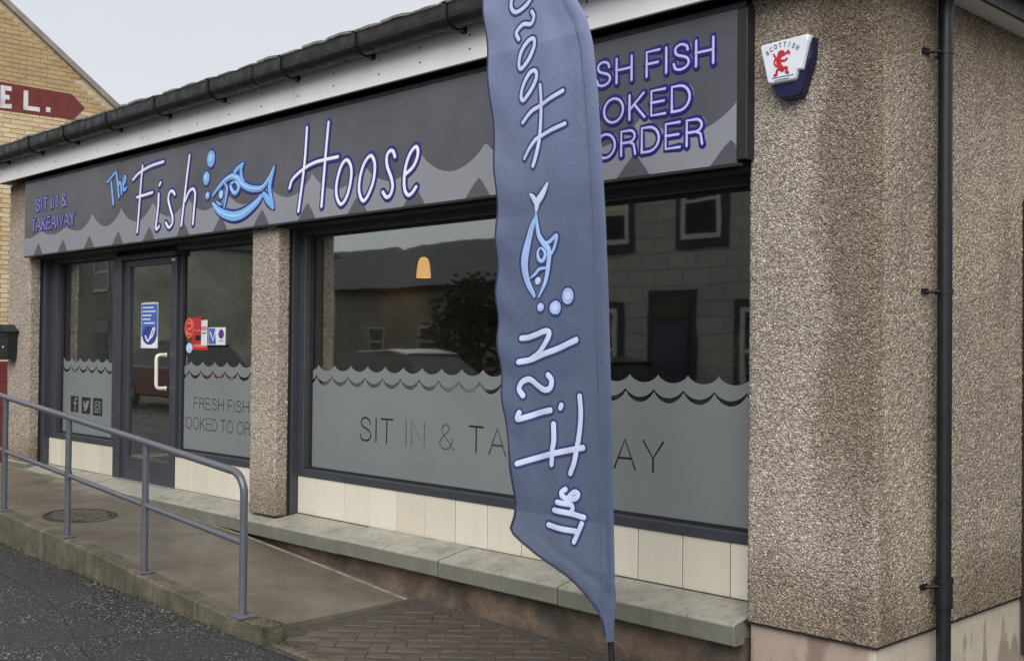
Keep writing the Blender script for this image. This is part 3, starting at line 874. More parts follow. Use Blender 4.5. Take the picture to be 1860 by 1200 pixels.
rough_skin([(-.685, .33), (-.685, .012), (-.673, 0), (-RC, 0), (-RC * .3, RC * .3), (0, RC), (0, 1.72)], -1.322, 1.74, 'roughcast', M['roughcast'])
part(MB().box(-.675, -.012, .012, .35, -1.318, GT + .1), 'corner_pier', M['roughcast'])
part(MB().box(-.30, -.012, .351, 1.70, -1.318, GT + .1), 'side_wall', M['roughcast'])
part(MB().box(-.30, -.002, 1.7005, 8, -1.322, GT + .1), 'side_wall', M['roughcast'])
rough_skin([(-5.252, .104), (-5.252, .01), (-5.242, 0), (-4.898, 0), (-4.888, .01), (-4.888, .104)], -1.283, .93, 'roughcast', M['roughcast_pale'], .010)
part(MB().box(-5.242, -4.898, .01, .1035, -1.28, .93), 'pillar', M['roughcast_pale'])
rough_skin([(-10.235, .104), (-10.235, .01), (-10.225, 0), (-9.65, 0), (-9.64, .01), (-9.64, .104)], -1.25, 1.72, 'roughcast', M['roughcast_pale'], .013)
part(MB().box(-10.225, -9.65, .01, .1035, -1.247, 1.72), 'end_pier', M['roughcast_pale'])
part(MB().box(-10.235, -9.9, .105, 8, -1.25, 1.72), 'end_wall', M['roughcast_pale'])
part(MB().box(-9.9, -.30, 7.8, 8, -1.6, 1.72), 'back_wall', M['in_wall'])
part(MB().box(-9.64, -.69, .05, .35, .90, 1.72), 'lintel', M['in_dark'])
part(MB().box(-10.25, -9.62, -.03, .3, -1.7, -1.252), 'plinth', M['sill'], bev=.01)
# base wall below the sills and the base courses of the corner
part(MB().box(-9.62, -.69, .0, .22, -1.9, -1.40), 'base_wall', M['base_wall'])
part(MB().box(-.672, -.014, .014, .3, -1.9, -1.3215), 'base_course', M['base_paint'], bev=.006)
part(MB().box(-.3, -.0135, .302, 8, -1.9, -1.3215), 'base_course', M['base_paint'])
part(MB().box(-.69, .004, -.006, .36, -1.3225, -1.313), 'bell_drip', M['mastic'])
part(MB().box(-.3, .004, .362, 8, -1.3225, -1.313), 'bell_drip', M['mastic'])
# sill stones with a weathered fall
cuts = [-9.66, -8.32, -7.95, -6.78, -5.93, -5.31, -3.96, -2.89, -1.87, -.692]
for a, b in zip(cuts, cuts[1:]):
    f = -.09 + random.uniform(-.006, .006)
    dz = random.uniform(-.004, .004)
    poly = [(.26, -1.285 + dz), (.19, -1.268 + dz), (f + .012, -1.318 + dz), (f, -1.328 + dz), (f + .003, -1.424 + dz), (f + .02, -1.43 + dz), (.26, -1.43)]
    part(MB().prism(poly, a + .004, b - .004, 'x'), 'sill_stone', M['sill'], bev=.004)
part(MB().box(-9.62, -.70, .0, .2, -1.405, -1.34), 'sill_bed', M['mastic'])

# stall riser: dark backing with cream tiles standing on it
def riser(x0, x1, start):
    part(MB().box(x0, x1, .197, .26, -1.29, -.955), 'tile_backing', M['grout'])
    x = start
    out = []
    while x < x1 - .02:
        a, b = max(x, x0 + .002), min(x + .305, x1 - .002)
        if b - a > .03: out.append((a + .0025, b - .0025))
        x += .305
    for a, b in out:
        part(MB().box(a, b, .188 + random.uniform(-.0008, .0008), .1965, -1.2655, -.972), 'tile', M['tile'], bev=.003)
riser(-4.865, -.692, -4.878)
riser(-9.55, -8.02, -9.56)
riser(-6.80, -5.252, -6.80)

# shopfront frames
def window(x0, x1, film_kind, jl, jr):
    """frame from x0 to x1, glass at y .262, film just behind it"""
    w = MB()
    w.box(x0, x1, .180, .300, -.985, -.928)                 # bottom rail
    w.box(x0, x1, .182, .300, .845, .915)                   # head
    if jl > .02: w.box(x0, x0 + jl, .184, .298, -.928, .845)
    w.box(x1 - jr, x1, .184, .298, -.928, .845)
    fr = part(w, 'window_frame', M['frame'], bev=.004)
    g0, g1 = x0 + jl - .01, x1 - jr + .01
    MB().box(g0, g1, .258, .262, -.935, .852).build('glass_pane', M['glass'], fr)
    bead = MB()
    a, b = x0 + jl, x1 - jr
    bead.box(a, b, .236, .257, -.927, -.912); bead.box(a, b, .236, .257, .829, .844)
    bead.box(a, a + .014, .236 if jl > .02 else .245, .2545, -.912, .829); bead.box(b - .014, b, .236, .257, -.912, .829)
    bead.build('glazing_bead', M['frame_dark'], fr)
    return fr, g0, g1
def scallop(x0, x1, ph, pitch, ztop, depth, step=10):
    pts = []
    x = x0
    n = int((x1 - x0) / pitch * step) + 1
    for i in range(n + 1):
        x = x0 + (x1 - x0) * i / n
        u = ((x - ph) / pitch) % 1.0
        pts.append((x, ztop - depth * (1 - abs(2 * u - 1) ** 1.9) ** .72))
    return pts
def film(fr, g0, g1, ph, pitch=.2035):
    pl = lambda u, v, h: (u, .2566 - h, v)
    band_top = scallop(g0, g1, ph, pitch, -.135, .046, 24)
    band_bot = scallop(g0, g1, ph - .03, pitch, -.212, .052, 24)
    body_top = scallop(g0, g1, ph - .028, pitch, -.224, .068, 24)
    mb = MB()
    n = len(band_top)
    vs = [pl(u, v, 0) for u, v in band_top] + [pl(u, v, 0) for u, v in band_bot]
    mb.add(vs, [(i, i + 1, n + i + 1, n + i) for i in range(n - 1)])
    vs = [pl(u, v, 0) for u, v in body_top] + [pl(u, -.94, 0) for u, v in body_top]
    mb.add(vs, [(i, i + 1, n + i + 1, n + i) for i in range(n - 1)])
    mb.build('frosted_film', M['film'], fr, fixn=False)
def film_text(fr, text, cap, w, z, mats, name='letter', **k):
    for i, (ch, x, sx) in enumerate(layout(text, cap, **k)):
        mb = MB()
        for q, st in enumerate(FONT[ch][1]):
            mb.stroke([(x + u * sx, z + v * cap) for u, v in st], w, 0, .0008 + q * .0003, lambda u, v, h: (u, .2560 - h, v), smooth=False)
        mb.build(name, mats(i, ch), fr)
fr, g0, g1 = window(-4.865, -.692, 0, .075, .05)
film(fr, g0, g1, -4.70)
big = {2: 0}
def big_mat(i, ch): return M['film_cut_pale'] if i in (3, 4, 5) else (M['film_cut'] if i in (0, 1, 2, 6, 12, 13) else M['film_cut_mid'])  # letters before the lit part of the room get lighter painted tones
film_text(fr, 'SIT IN & TAKEAWAY', .165, .0125, -.672, big_mat, x0=-4.175, x1=-1.405, gap=.26, space=.42)
fr, g0, g1 = window(-9.55, -8.02, 1, .17, .05)
film(fr, g0, g1, -9.36)
# three square icons: a lower-case f, a bird and a camera
def icon(x0, x1, z0, z1, kind):
    pl = lambda u, v, h: (u, .2558 - h, v)
    mb = MB()
    mb.sheet([(x0, z0), (x1, z0), (x1, z1), (x0, z1)], 0, .0006, pl, 0)
    w, h = x1 - x0, z1 - z0
    q = lambda a, b: (x0 + a * w, z0 + b * h)
    if kind == 0:
        mb.stroke([q(.82, .82), q(.66, .86), q(.58, .72), q(.58, .08)], .022, 0, .0016, pl, 1)
        mb.stroke([q(.40, .55), q(.8, .55)], .018, 0, .002, pl, 1)
    elif kind == 1:
        mb.sheet([q(.2, .2), q(.38, .25), q(.24, .42), q(.22, .78), q(.5, .58), q(.6, .8), q(.78, .8), q(.9, .7), q(.8, .64), q(.74, .4), q(.55, .2), q(.36, .14)], 0, .0016, pl, 1)
    else:
        mb.stroke([q(.22, .2), q(.78, .2), q(.78, .8), q(.22, .8), q(.22, .2)], .014, 0, .0016, pl, 1, smooth=False)
        mb.stroke([q(.5 + .17 * math.cos(a * PI / 6), .48 + .17 * math.sin(a * PI / 6)) for a in range(13)], .012, 0, .002, pl, 1, smooth=False)
        mb.disc(*q(.69, .71), .007, .007, 0, .002, pl, 1, 10)
    mb.build('icon', [M['film_cut'], M['film']], fr)
icon(-9.172, -8.985, -.70, -.535, 0)
icon(-8.905, -8.70, -.705, -.538, 1)
icon(-8.635, -8.425, -.712, -.538, 2)
frR, g0, g1 = window(-6.80, -5.20, 2, .012, .05)
film(frR, g0, g1, -6.86)
film_text(frR, 'FRESH FISH', .093, .009, -.55, lambda i, c: M['film_cut_mid'], x0=-6.595, x1=-5.695, gap=.22, space=.3)
film_text(frR, 'COOKED TO ORDER', .100, .009, -.73, lambda i, c: M['film_cut_mid'], x0=-6.847, x1=-5.37, gap=.2, space=.28)

# jamb linings beside the openings, with the black mastic joint
for xr_, w in ((-4.888, .022), (-9.64, .09)):
    part(MB().box(xr_, xr_ + .010, .1045, .125, -1.28, .90), 'mastic_joint', M['mastic'])
    part(MB().box(xr_, xr_ + w, .126, .33, -1.283, .905), 'jamb_lining', M['frame'], bev=.003)
part(MB().box(-9.64, -.692, .13, .179, .888, .905), 'head_lining', M['frame_dark'])
part(MB().box(-9.64, -.692, .0, .13, .892, .93), 'sign_soffit', M['frame_dark'])
part(MB().box(-5.34, -5.253, .126, .33, -1.283, .905), 'jamb_lining', M['frame'], bev=.003)

# the door between the two side windows
dp = MB()
dp.box(-8.02, -7.885, .178, .31, -1.30, .845); dp.box(-6.845, -6.80, .236, .31, -1.30, .845); dp.box(-7.885, -6.845, .180, .31, .80, .846)
dfr = part(dp, 'door_frame', M['frame'], bev=.004)
dl = MB()
dl.box(-7.88, -7.775, .205, .255, -1.262, .795); dl.box(-6.955, -6.85, .205, .255, -1.262, .795)
dl.box(-7.775, -6.955, .206, .254, -1.262, -1.055); dl.box(-7.775, -6.955, .206, .254, .735, .795)
door = part(dl, 'door', M['frame'], bev=.004)
MB().box(-7.785, -6.945, .228, .234, -1.065, .745).build('glass_pane', M['glass'], door)
h = MB()
hz = [(-7.02, .206, -.09), (-7.02, .145, -.09), (-7.025, .125, -.098), (-7.03, .118, -.12), (-7.03, .118, -.36), (-7.025, .125, -.382), (-7.02, .145, -.39), (-7.02, .206, -.39)]
h.tube(hz, .0165, 12)
h.lathe([(.024, 0), (.024, .006), (0, .006)], (-7.02, .199, -.09), 'y', 16); h.lathe([(.024, 0), (.024, .006), (0, .006)], (-7.02, .199, -.39), 'y', 16)
h.build('handle', M['steel'], door)
MB().box(-6.93, -6.87, .198, .206, .755, .775).build('door_closer', M['steel'], door)
part(MB().box(-7.9, -6.84, .15, .33, -1.285, -1.264), 'threshold', M['metal_grey'], bev=.004)

# fascia, soffit, gutter, roof
fz0, fz1 = 1.725, 2.0
cutf = [-10.32, -6.913, -4.745, -2.3, .16]
for a, b in zip(cutf, cutf[1:]):
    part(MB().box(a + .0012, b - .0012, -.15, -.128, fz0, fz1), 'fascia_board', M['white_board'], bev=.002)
nails = MB()
for i in range(22):
    x = -10.1 + i * .472 + random.uniform(-.03, .03)
    for z in (1.885, 1.795):
        nails.lathe([(.0065, 0), (.0065, -.003), (0, -.003)], (x, -.15, z + random.uniform(-.005, .005)), 'y', 8)
part(nails, 'fascia_nail', M['iron'])['kind'] = 'stuff'
part(MB().box(-10.32, .14, -.126, .1, 1.740, 1.755), 'soffit', M['frame_dark'])
part(MB().box(.0, .14, .1, 8, 1.722, 1.739), 'side_soffit', M['white_board'])
part(MB().box(.14, .162, -.15, 8, 1.705, 1.95), 'side_fascia', M['frame_dark'])
# U-shaped gutter along the front
def gutter(a, b, axis):
    prof = []
    for k in range(13):
        t_ = PI * k / 12
        prof.append((-.073 * math.cos(t_), -.075 * math.sin(t_) ** .8))
    prof = [(-.076, .065), (-.073, .05)] + prof + [(.073, .05)]
    th = [(u * .93, v * .93 + .004) for u, v in prof]
    poly = prof + th[::-1]
    return poly
gp = [(u - .236, v + 1.985) for u, v in gutter(0, 0, 'x')]
gut = MB()
n = len(gp)
for a, b in ((-10.36, .30),):
    gut.add([(a, u, v) for u, v in gp] + [(b, u, v) for u, v in gp], [(i, (i + 1) % n, (i + 1) % n + n, i + n) for i in range(n)] + [tuple(range(n)), tuple(range(2 * n - 1, n - 1, -1))], 0)
gt = part(gut, 'gutter', M['gutter'])
for x in (-9.85, -8.959, -8.125, -7.218, -6.308, -5.424, -4.406, -3.526, -2.622, -1.75, -.85):
    b = MB()
    big_ = [((u + .236) * 1.14 - .236, (v - 1.985) * 1.12 + 1.985) for u, v in gp[:len(gp) // 2]]
    inn = [((u + .236) * 1.005 - .236, (v - 1.985) * 1.005 + 1.985) for u, v in gp[:len(gp) // 2]]
    b.prism(big_ + inn[::-1], x - .016, x + .016, 'x')
    b.prism([(-.150, 1.955), (-.215, 1.925), (-.165, 1.90), (-.15, 1.895)], x - .02, x + .02, 'x')
    b.build('gutter_bracket', M['gutter'], gt)
for x in (-8.55, -4.85, -2.0):
    b = MB()
    big_ = [((u + .236) * 1.06 - .236, (v - 1.985) * 1.06 + 1.985) for u, v in gp[:len(gp) // 2]]
    inn = [((u + .236) * 1.004 - .236, (v - 1.985) * 1.004 + 1.985) for u, v in gp[:len(gp) // 2]]
    b.prism(big_ + inn[::-1], x - .07, x + .07, 'x')
    b.build('gutter_union', M['gutter'], gt)
sg = MB()
sg.tube([(.235, -.3, 1.86), (.235, 8.2, 1.86)], .062, 14)
part(sg, 'side_gutter', M['gutter'])
# hipped roof with a first course of tiles over the gutter
part(MB().add([(-10.4, -.20, 2.02), (.2, -.20, 2.02), (-3.2, 3.9, 3.0), (-7.2, 3.9, 3.0), (.2, 8.2, 2.0), (-10.4, 8.2, 2.0)],
              [(0, 1, 2, 3), (1, 4, 2), (4, 5, 3, 2), (5, 0, 3)]), 'roof', M['roof_tile'])
tm = MB()
segs = 8
top = [(-.15 + .3 * k / segs, .014 * math.sin(PI * k / segs) + .006 * (1 if k < 2 else 0)) for k in range(segs + 1)]
poly = [(u, v + .016) for u, v in top] + [(u, v - .002) for u, v in top[::-1]]
vs = [(u, -.055 + 0, v) for u, v in poly] + [(u, .36, v + .1) for u, v in poly]
n = len(poly)
tm.add(vs, [tuple(range(n)), tuple(range(2 * n - 1, n - 1, -1))] + [(i, (i + 1) % n, (i + 1) % n + n, i + n) for i in range(n)])
t0 = part(tm, 'roof_tile', M['roof_tile'])
tl = []
for i in range(36):
    x = -10.25 + .295 * i
    o = t0 if i == 0 else bpy.data.objects.new('roof_tile', t0.data)
    if i: C.objects.link(o); o.parent = shop
    o.location = (x + 5, -.20 - 3 + random.uniform(-.014, .014), 2.066 + 1.65 + random.uniform(-.006, .006))
    o.rotation_euler = (0, random.uniform(-.02, .02), random.uniform(-.02, .02))

# cast-iron style downpipe on the side wall
dpx, dpy = .062, .524
pipe = part(MB().tube([(dpx, dpy, 1.85), (dpx, dpy, -1.9)], .034, 20), 'downpipe', M['pipe'])
MB().tube([(dpx, dpy, -1.065), (dpx, dpy, -1.20)], [.041, .041], 20).build('pipe_socket', M['pipe'], pipe)
MB().tube([(dpx, dpy, -1.06), (dpx, dpy, -1.085)], [.045, .045], 20).build('pipe_collar', M['pipe'], pipe)
MB().box(dpx - .012, dpx + .02, dpy + .034, dpy + .062, -1.215, -1.12).build('pipe_ear', M['pipe'], pipe, bev=.006)
for z in (1.43, .29, -1.10):
    b = MB()
    b.tube([(dpx, dpy, z - .013), (dpx, dpy, z + .013)], .0375, 20)
    b.tube([(.0, dpy - .085, z - .004), (dpx - .01, dpy - .034, z)], .008, 8)
    b.tube([(.0, dpy + .05, z - .004), (dpx - .01, dpy + .034, z)], .008, 8)
    b.box(-.002, .012, dpy - .115, dpy - .06, z - .014, z + .012)
    b.build('pipe_bracket', M['pipe'], pipe)
part(MB().tube([(dpx, dpy, 1.62), (dpx + .02, dpy, 1.72), (.2, dpy, 1.80)], .035, 16), 'pipe_swan_neck', M['pipe'])

# the room behind the glass
part(MB().box(-9.88, -.31, .33, 7.78, -1.62, -1.30), 'floor', M['in_floor'])
part(MB().box(-9.88, -.31, .36, 7.78, 1.12, 1.2), 'ceiling', M['in_ceiling'])
part(MB().box(-9.88, -.31, 5.2, 5.28, -1.3, 1.12), 'partition_wall', M['in_dark'])
part(MB().box(-5.2, -5.12, .36, 3.2, -1.3, 1.12), 'partition_wall', M['in_wall'])
lp = thing('pendant_lamp', 'glowing amber pendant lamp hanging behind the big front window', 'lamp', (-5.0 + .15, 1.4, .655))
LX, LY = -4.87, 1.4
sh = MB().lathe([(.010, .105), (.032, .095), (.047, .06), (.056, .0), (.062, -.07), (.058, -.07), (.051, 0), (.03, .085)], (0, 0, 0), 'z', 24).build('lamp_shade', M['lamp'], lp)
MB().tube([(0, 0, .15), (0, 0, .455)], .005, 8).build('cord', M['mastic'], lp)
ld = bpy.data.lights.new('pendant_light', 'POINT'); ld.energy = .5; ld.color = (1, .62, .25); ld.shadow_soft_size = .03
lo = bpy.data.objects.new('pendant_light', ld); C.objects.link(lo); lo.parent = lp; lo.location = (0, 0, -.02)
ct = thing('serving_counter', 'steel serving counter dimly seen behind the big front window', 'counter', (-2.2, 3.6, -1.3))
MB().box(-1.6, 1.5, -.35, .35, 0, 1.02).build('counter_front', M['metal_grey'], ct, bev=.01)
MB().box(-1.65, 1.55, -.42, .4, 1.021, 1.06).build('counter_top', M['in_wall'], ct, bev=.006)
MB().box(-1.4, 1.3, .1, .35, 1.061, 1.45).build('display_case', M['metal_grey'], ct, bev=.01)
st = thing('strip_light', 'white strip light glowing inside at the right of the window', 'light', (-1.2, 4.2, .9))
MB().tube([(-.6, 0, 0), (.6, 0, 0)], .016, 10).build('tube', M['tube'], st)
MB().box(-.62, .62, -.03, .03, .02, .06).build('fitting', M['white_board'], st)

# ------------------------------------------------------------ the sign
sign = thing('shop_sign', 'long dark grey fascia sign with fish logo, waves and white lettering', 'sign', (-5.17, -.065, .9))
SY = -.065
def spart(mb, name, mat, parent=sign, **k):
    o = mb.build(name, mat, parent, **k)
    if parent is sign: o.location = (5.17, .065, -.9)
    return o
spl = lambda u, v, h: (u, SY - h, v)
sx = [-9.645, -4.72, -1.84, -.715]
for a, b in zip(sx, sx[1:]):
    spart(MB().box(a + .001, b - .001, SY, SY + .02, .915, 1.672), 'sign_panel', M['sign_dark'], bev=.001)
spart(MB().box(-9.645, -.66, SY + .021, .045, .93, 1.69), 'sign_box', M['frame_dark'])
spart(MB().box(-9.648, -.665, SY - .004, SY + .02, 1.673, 1.70), 'sign_frame', M['frame_dark'])
spart(MB().box(-.7145, -.655, SY - .004, .0, .93, 1.672), 'sign_frame', M['frame_dark'], bev=.004)
spart(MB().box(-9.648, -.69, SY - .002, SY + .02, .902, .9145), 'sign_frame', M['frame_dark'])
# waves: the pale band with its scalloped top, and the small dark crests standing in it
X0, X1, PX, P_ = -9.644, -.716, -.69, .6085
tops, prev = [], None
n = 300
for i in range(n + 1):
    x = X0 + (X1 - X0) * i / n
    u = ((x - PX) / P_) % 1.0
    amp = .155 if x > -8.3 else .07
    pk = 1.252 if x > -8.3 else 1.168
    tops.append((x, pk - amp * (1 - abs(2 * u - 1) ** 1.8) ** .75))
crest = []
wave = MB()
vs = [spl(u, v, .0012) for u, v in tops] + [spl(u, .916, .0012) for u, v in tops]
nn = len(tops)
wave.add(vs, [(i, i + 1, nn + i + 1, nn + i) for i in range(nn - 1)])
spart(wave, 'wave_band', M['sign_light'], fixn=False)
for k in range(15):
    xc = PX - .062 - k * P_
    if xc < X0 + .1: continue
    pts = []
    for q in range(7):
        s_ = q / 6
        pts.append((xc - .125 * (1 - s_) ** .8 + .005, .916 + .117 * s_ ** 1.1))
    for q in range(1, 7):
        s_ = 1 - q / 6
        pts.append((xc + .10 * (1 - s_) ** .8 + .005, .916 + .117 * s_ ** 1.1))
    pts = [(min(max(a, X0), X1), b) for a, b in pts]
    spart(MB().sheet(pts, .0012, .0022, spl), 'wave_crest', M['sign_mid'], fixn=False)
def sign_letter(strokes, w, wo, top=None, name='letter', smooth=True, ink=None):
    mb = MB()
    for q, st_ in enumerate(strokes):
        mb.stroke(st_, wo, .001, .0034 + q * .0004, spl, 1, smooth)
    for q, st_ in enumerate(strokes):
        mb.stroke(st_, w, .003, .0062 + q * .0004, spl, 0, smooth)
    return spart(mb, name, [ink or M['ink_white'], M['ink_blue']])
for L in D['sign_word']: sign_letter(L, .026, .070)
for L in D['sign_the']: sign_letter(L, .026, .05, ink=M['ink_sky'])
def sign_text(text, cap, z, w, wo, ink, **k):
    for ch, x, sx_ in layout(text, cap, **k):
        sign_letter([[(x + u * sx_, z + v * cap) for u, v in st_] for st_ in FONT[ch][1]], w, wo, smooth=False, ink=ink)
sign_text('FRESH FISH', .128, 1.43, .0145, .050, M['ink_soft'], x0=-2.03, x1=-.854, gap=.26, space=.34)
sign_text('COOKED', .128, 1.220, .0145, .050, M['ink_soft'], x0=-1.915, x1=-.997, gap=.26)
sign_text('TO ORDER', .128, 1.034, .0145, .050, M['ink_soft'], x0=-2.008, x1=-.918, gap=.26, space=.34)
sign_text('SIT IN &', .115, 1.367, .014, .040, M['ink_lilac'], x0=-9.335, x1=-8.59, gap=.3, space=.4)
sign_text('TAKEAWAY', .115, 1.165, .014, .040, M['ink_lilac'], x0=-9.44, x1=-8.395, gap=.22)
# the fish
fish = MB()
fw = [.050, .036, .032, .036, .03, .022, .074, .058, .044]
tp_ = lambda t_: .45 + .65 * math.sin(PI * min(1, max(0, t_))) ** .7
for q, (st_, w_) in enumerate(zip(D['sign_fish'], fw)): fish.stroke(st_, w_ + .034, .001, .0034 + q * .0003, spl, 1, True, tp_)
for q, (st_, w_) in enumerate(zip(D['sign_fish'], fw)): fish.stroke(st_, w_, .003, .0062 + q * .0003, spl, 0, True, tp_)
(cx, cy), rx, ry = D['sign_dots'][3]
fish.disc(cx, cy, rx + .014, ry + .014, .001, .0036, spl, 1); fish.disc(cx, cy, rx, ry, .003, .0063, spl, 2)
for q in (0, 3): fish.stroke(D['sign_fish'][q], fw[q] * .32, .006, .0095 + q * .0002, spl, 2, True, tp_)
for q in (6,): fish.stroke(D['sign_fish'][q], fw[q] * .22, .006, .0098, spl, 2, True, tp_)
spart(fish, 'fish_logo', [M['ink_sky'], M['ink_blue'], M['ink_pale']])
for (cx, cy), rx, ry in D['sign_dots'][:3]:
    mb = MB()
    mb.disc(cx, cy, rx + .014, ry + .014, .001, .0034, spl, 1); mb.disc(cx, cy, rx, ry, .003, .0062, spl, 0); mb.disc(cx - rx * .1, cy + ry * .15, rx * .45, ry * .5, .006, .008, spl, 2)
    spart(mb, 'bubble', [M['ink_sky'], M['ink_blue'], M['ink_pale']])

# ------------------------------------------------------------ feather flag
def interp(tab, z):
    tab = sorted(tab, key=lambda p: p[1])
    if z <= tab[0][1]: return tab[0][0]
    for (xa, za), (xb, zb) in zip(tab, tab[1:]):
        if za <= z <= zb: return xa + (xb - xa) * (z - za) / max(1e-9, zb - za)
    return tab[-1][0]
FV, KF = -1.15, .645 / .744           # plane of the flag
FLY = [p for p in D['flag_left']]
POLE = [p for p in D['flag_right']] + [(D['flag_left'][0][0], D['flag_right'][0][1] + .12)]
FZ0, FZ1 = D['flag_right'][-1][1], D['flag_right'][0][1] + .05
def fy(x, z):
    xl, xr = interp(FLY, z), interp(POLE, z)
    s_ = min(1, max(0, (x - xl) / max(.02, xr - xl)))
    d = xr - x
    y = FV
    y += .016 * math.sin(z * 1.7 + .6) * (1 - s_) + .006 * math.sin(5.2 * x + 2.1 * z)
    y += .0085 * math.sin(23 * z + 17 * (x + 1.5) + 2 * math.sin(3 * z)) * max(0, 1 - s_ * 2.6) ** 1.3      # crimped outer edge
    y += .0035 * math.sin(41 * (x + .12 * z)) * max(0, 1 - abs(s_ - .5) * 2)
    y += .006 * math.sin(3.1 * z + 14 * (x - xr)) * math.exp(-((d - .16) / .06) ** 2)
    y += .0022 * math.sin(60 * (x - xr) + 9 * z + 3 * math.sin(2.3 * z)) * max(0, 1 - (z + 1.2) / 1.2) * (s_ > .2)
    y += .010 * math.exp(-((x - xl - .16) / .05) ** 2) * math.sin(1.2 * z + 2)
    if d < .074: y -= .015 * math.sqrt(max(0, 1 - ((d - .0365) / .0375) ** 2))                                   # pole pocket
    return y
BX = D['flag_pole'][1][0] - .003
flag = thing('feather_flag', 'tall blue feather flag on a black pole before the shop window', 'flag', (BX, FV, zg(BX, FV)))
OFF = (-BX, -FV, -zg(BX, FV))
def fpart(mb, name, mat, parent=flag, **k):
    o = mb.build(name, mat, parent, **k)
    o.location = OFF
    return o
mb = MB()
NR, NC = 200, 44
vs = []
for i in range(NR + 1):
    z = FZ0 + (FZ1 - FZ0) * i / NR
    xl, xr = interp(FLY, z), interp(POLE, z)
    for j in range(NC + 1):
        x = xl + (xr - xl) * j / NC
        vs.append((x, fy(x, z), z))
mb.add(vs, [(i * (NC + 1) + j, i * (NC + 1) + j + 1, (i + 1) * (NC + 1) + j + 1, (i + 1) * (NC + 1) + j) for i in range(NR) for j in range(NC)], 0, True)
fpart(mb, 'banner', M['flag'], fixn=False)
hem = MB()
path = [(interp(FLY, FZ0 + .02 + (FZ1 - FZ0 - .02) * i / 150), 0, FZ0 + .02 + (FZ1 - FZ0 - .02) * i / 150) for i in range(150)]
hem.tube([(x, fy(x, z), z) for x, _, z in path], [.0062 if z < -.45 else .0045 for x, _, z in path], 6)
fpart(hem, 'hem', M['flag_hem'])
seam = MB()
path = [(interp(POLE, z) - .076, z) for z in frange(FZ0 + .25, FZ1 - .4, 90)]
seam.tube([(x, fy(x, z) - .0006, z) for x, z in path if x > interp(FLY, z) + .02], .0016, 5)
fpart(seam, 'seam', M['flag_navy'])
fpl = lambda u, v, h: (u, fy(u, v) - .0012 - h, v)
FCOL = [M['flag_white'], M['flag_navy'], M['flag_sky']]
for i, L in enumerate(D['flag_word']):
    w_ = (.030 if i < 4 else (.027 if i < 7 else .022)) * KF
    mb = MB()
    for q, st_ in enumerate(L): mb.stroke(st_, w_ + .022, 0, .0006 + .0002 * q, fpl, 1)
    for q, st_ in enumerate(L): mb.stroke(st_, w_, .0006, .0018 + .0002 * q, fpl, 0)
    fpart(mb, 'letter', FCOL, fixn=False)
mb = MB()
ffw = [q * KF for q in (.046, .036, .026, .027, .022, .020, .018)]
for q, st_ in enumerate(D['flag_fish']): mb.stroke(st_, ffw[q] + .022, 0, .0006 + .0002 * q, fpl, 1, True, tp_)
for q, st_ in enumerate(D['flag_fish']): mb.stroke(st_, ffw[q], .0006, .0024 + .0002 * q, fpl, 0 if q in (1, 2) else 2, True, tp_)
(cx, cy), rx, ry = D['flag_dots'][0]
mb.disc(cx, cy, rx, ry, .0006, .0046, fpl, 0)
fpart(mb, 'fish_logo', FCOL, fixn=False)
for (cx, cy), rx, ry in D['flag_dots'][1:]:
    mb = MB()
    mb.disc(cx, cy, rx + .010, ry + .010, 0, .0008, fpl, 1); mb.disc(cx, cy, rx, ry, .0006, .002, fpl, 2); mb.disc(cx, cy, rx * .55, ry * .55, .0018, .003, fpl, 0)
    fpart(mb, 'bubble', FCOL, fixn=False)
pz = frange(FZ0 + .06, FZ1 - .1, 40)
pl_ = MB()
pts = [(BX, FV + .014, zg(BX, FV) + .05), (BX, FV + .014, FZ0 - .06)] + [(interp(POLE, z) - .037, FV + .014, z) for z in pz]
pl_.tube(pts, [.0135] * 2 + [.012 - .007 * i / len(pz) for i in range(len(pz))], 12)
fpart(pl_, 'pole', M['carbon'])
bs = MB()
zb = zg(BX, FV)
bs.tube([(BX, FV, zb + .012), (BX, FV, zb + .12)], .022, 14)
for a in (PI / 4, 3 * PI / 4, 5 * PI / 4, 7 * PI / 4):
    e_ = (BX + .36 * math.cos(a), FV + .36 * math.sin(a))
    bs.tube([(BX, FV, zb + .03), (*e_, zg(*e_) + .022)], [.014, .012], 8)
fpart(bs, 'base', M['carbon'])

# ------------------------------------------------------------ alarm box
al = thing('alarm_box', 'white and navy burglar alarm box with red lion on roughcast wall', 'alarm box', (-.445, 0, 1.345))
al.scale = (.9, 1, .92)
def chull(poly, y0, y1, inset):
    cx = sum(p[0] for p in poly) / len(poly); cz = sum(p[1] for p in poly) / len(poly)
    q = [(cx + (a - cx) * inset, cz + (b - cz) * inset) for a, b in poly]
    n = len(poly)
    vs = [(a, y0, b) for a, b in poly] + [(a, y0 + (y1 - y0) * .72, b) for a, b in poly] + [(a, y1, b) for a, b in q]
    fs = [tuple(range(n - 1, -1, -1)), tuple(range(2 * n, 3 * n))] + [(i + k * n, (i + 1) % n + k * n, (i + 1) % n + (k + 1) * n, i + (k + 1) * n) for k in (0, 1) for i in range(n)]
    return MB().add(vs, fs)
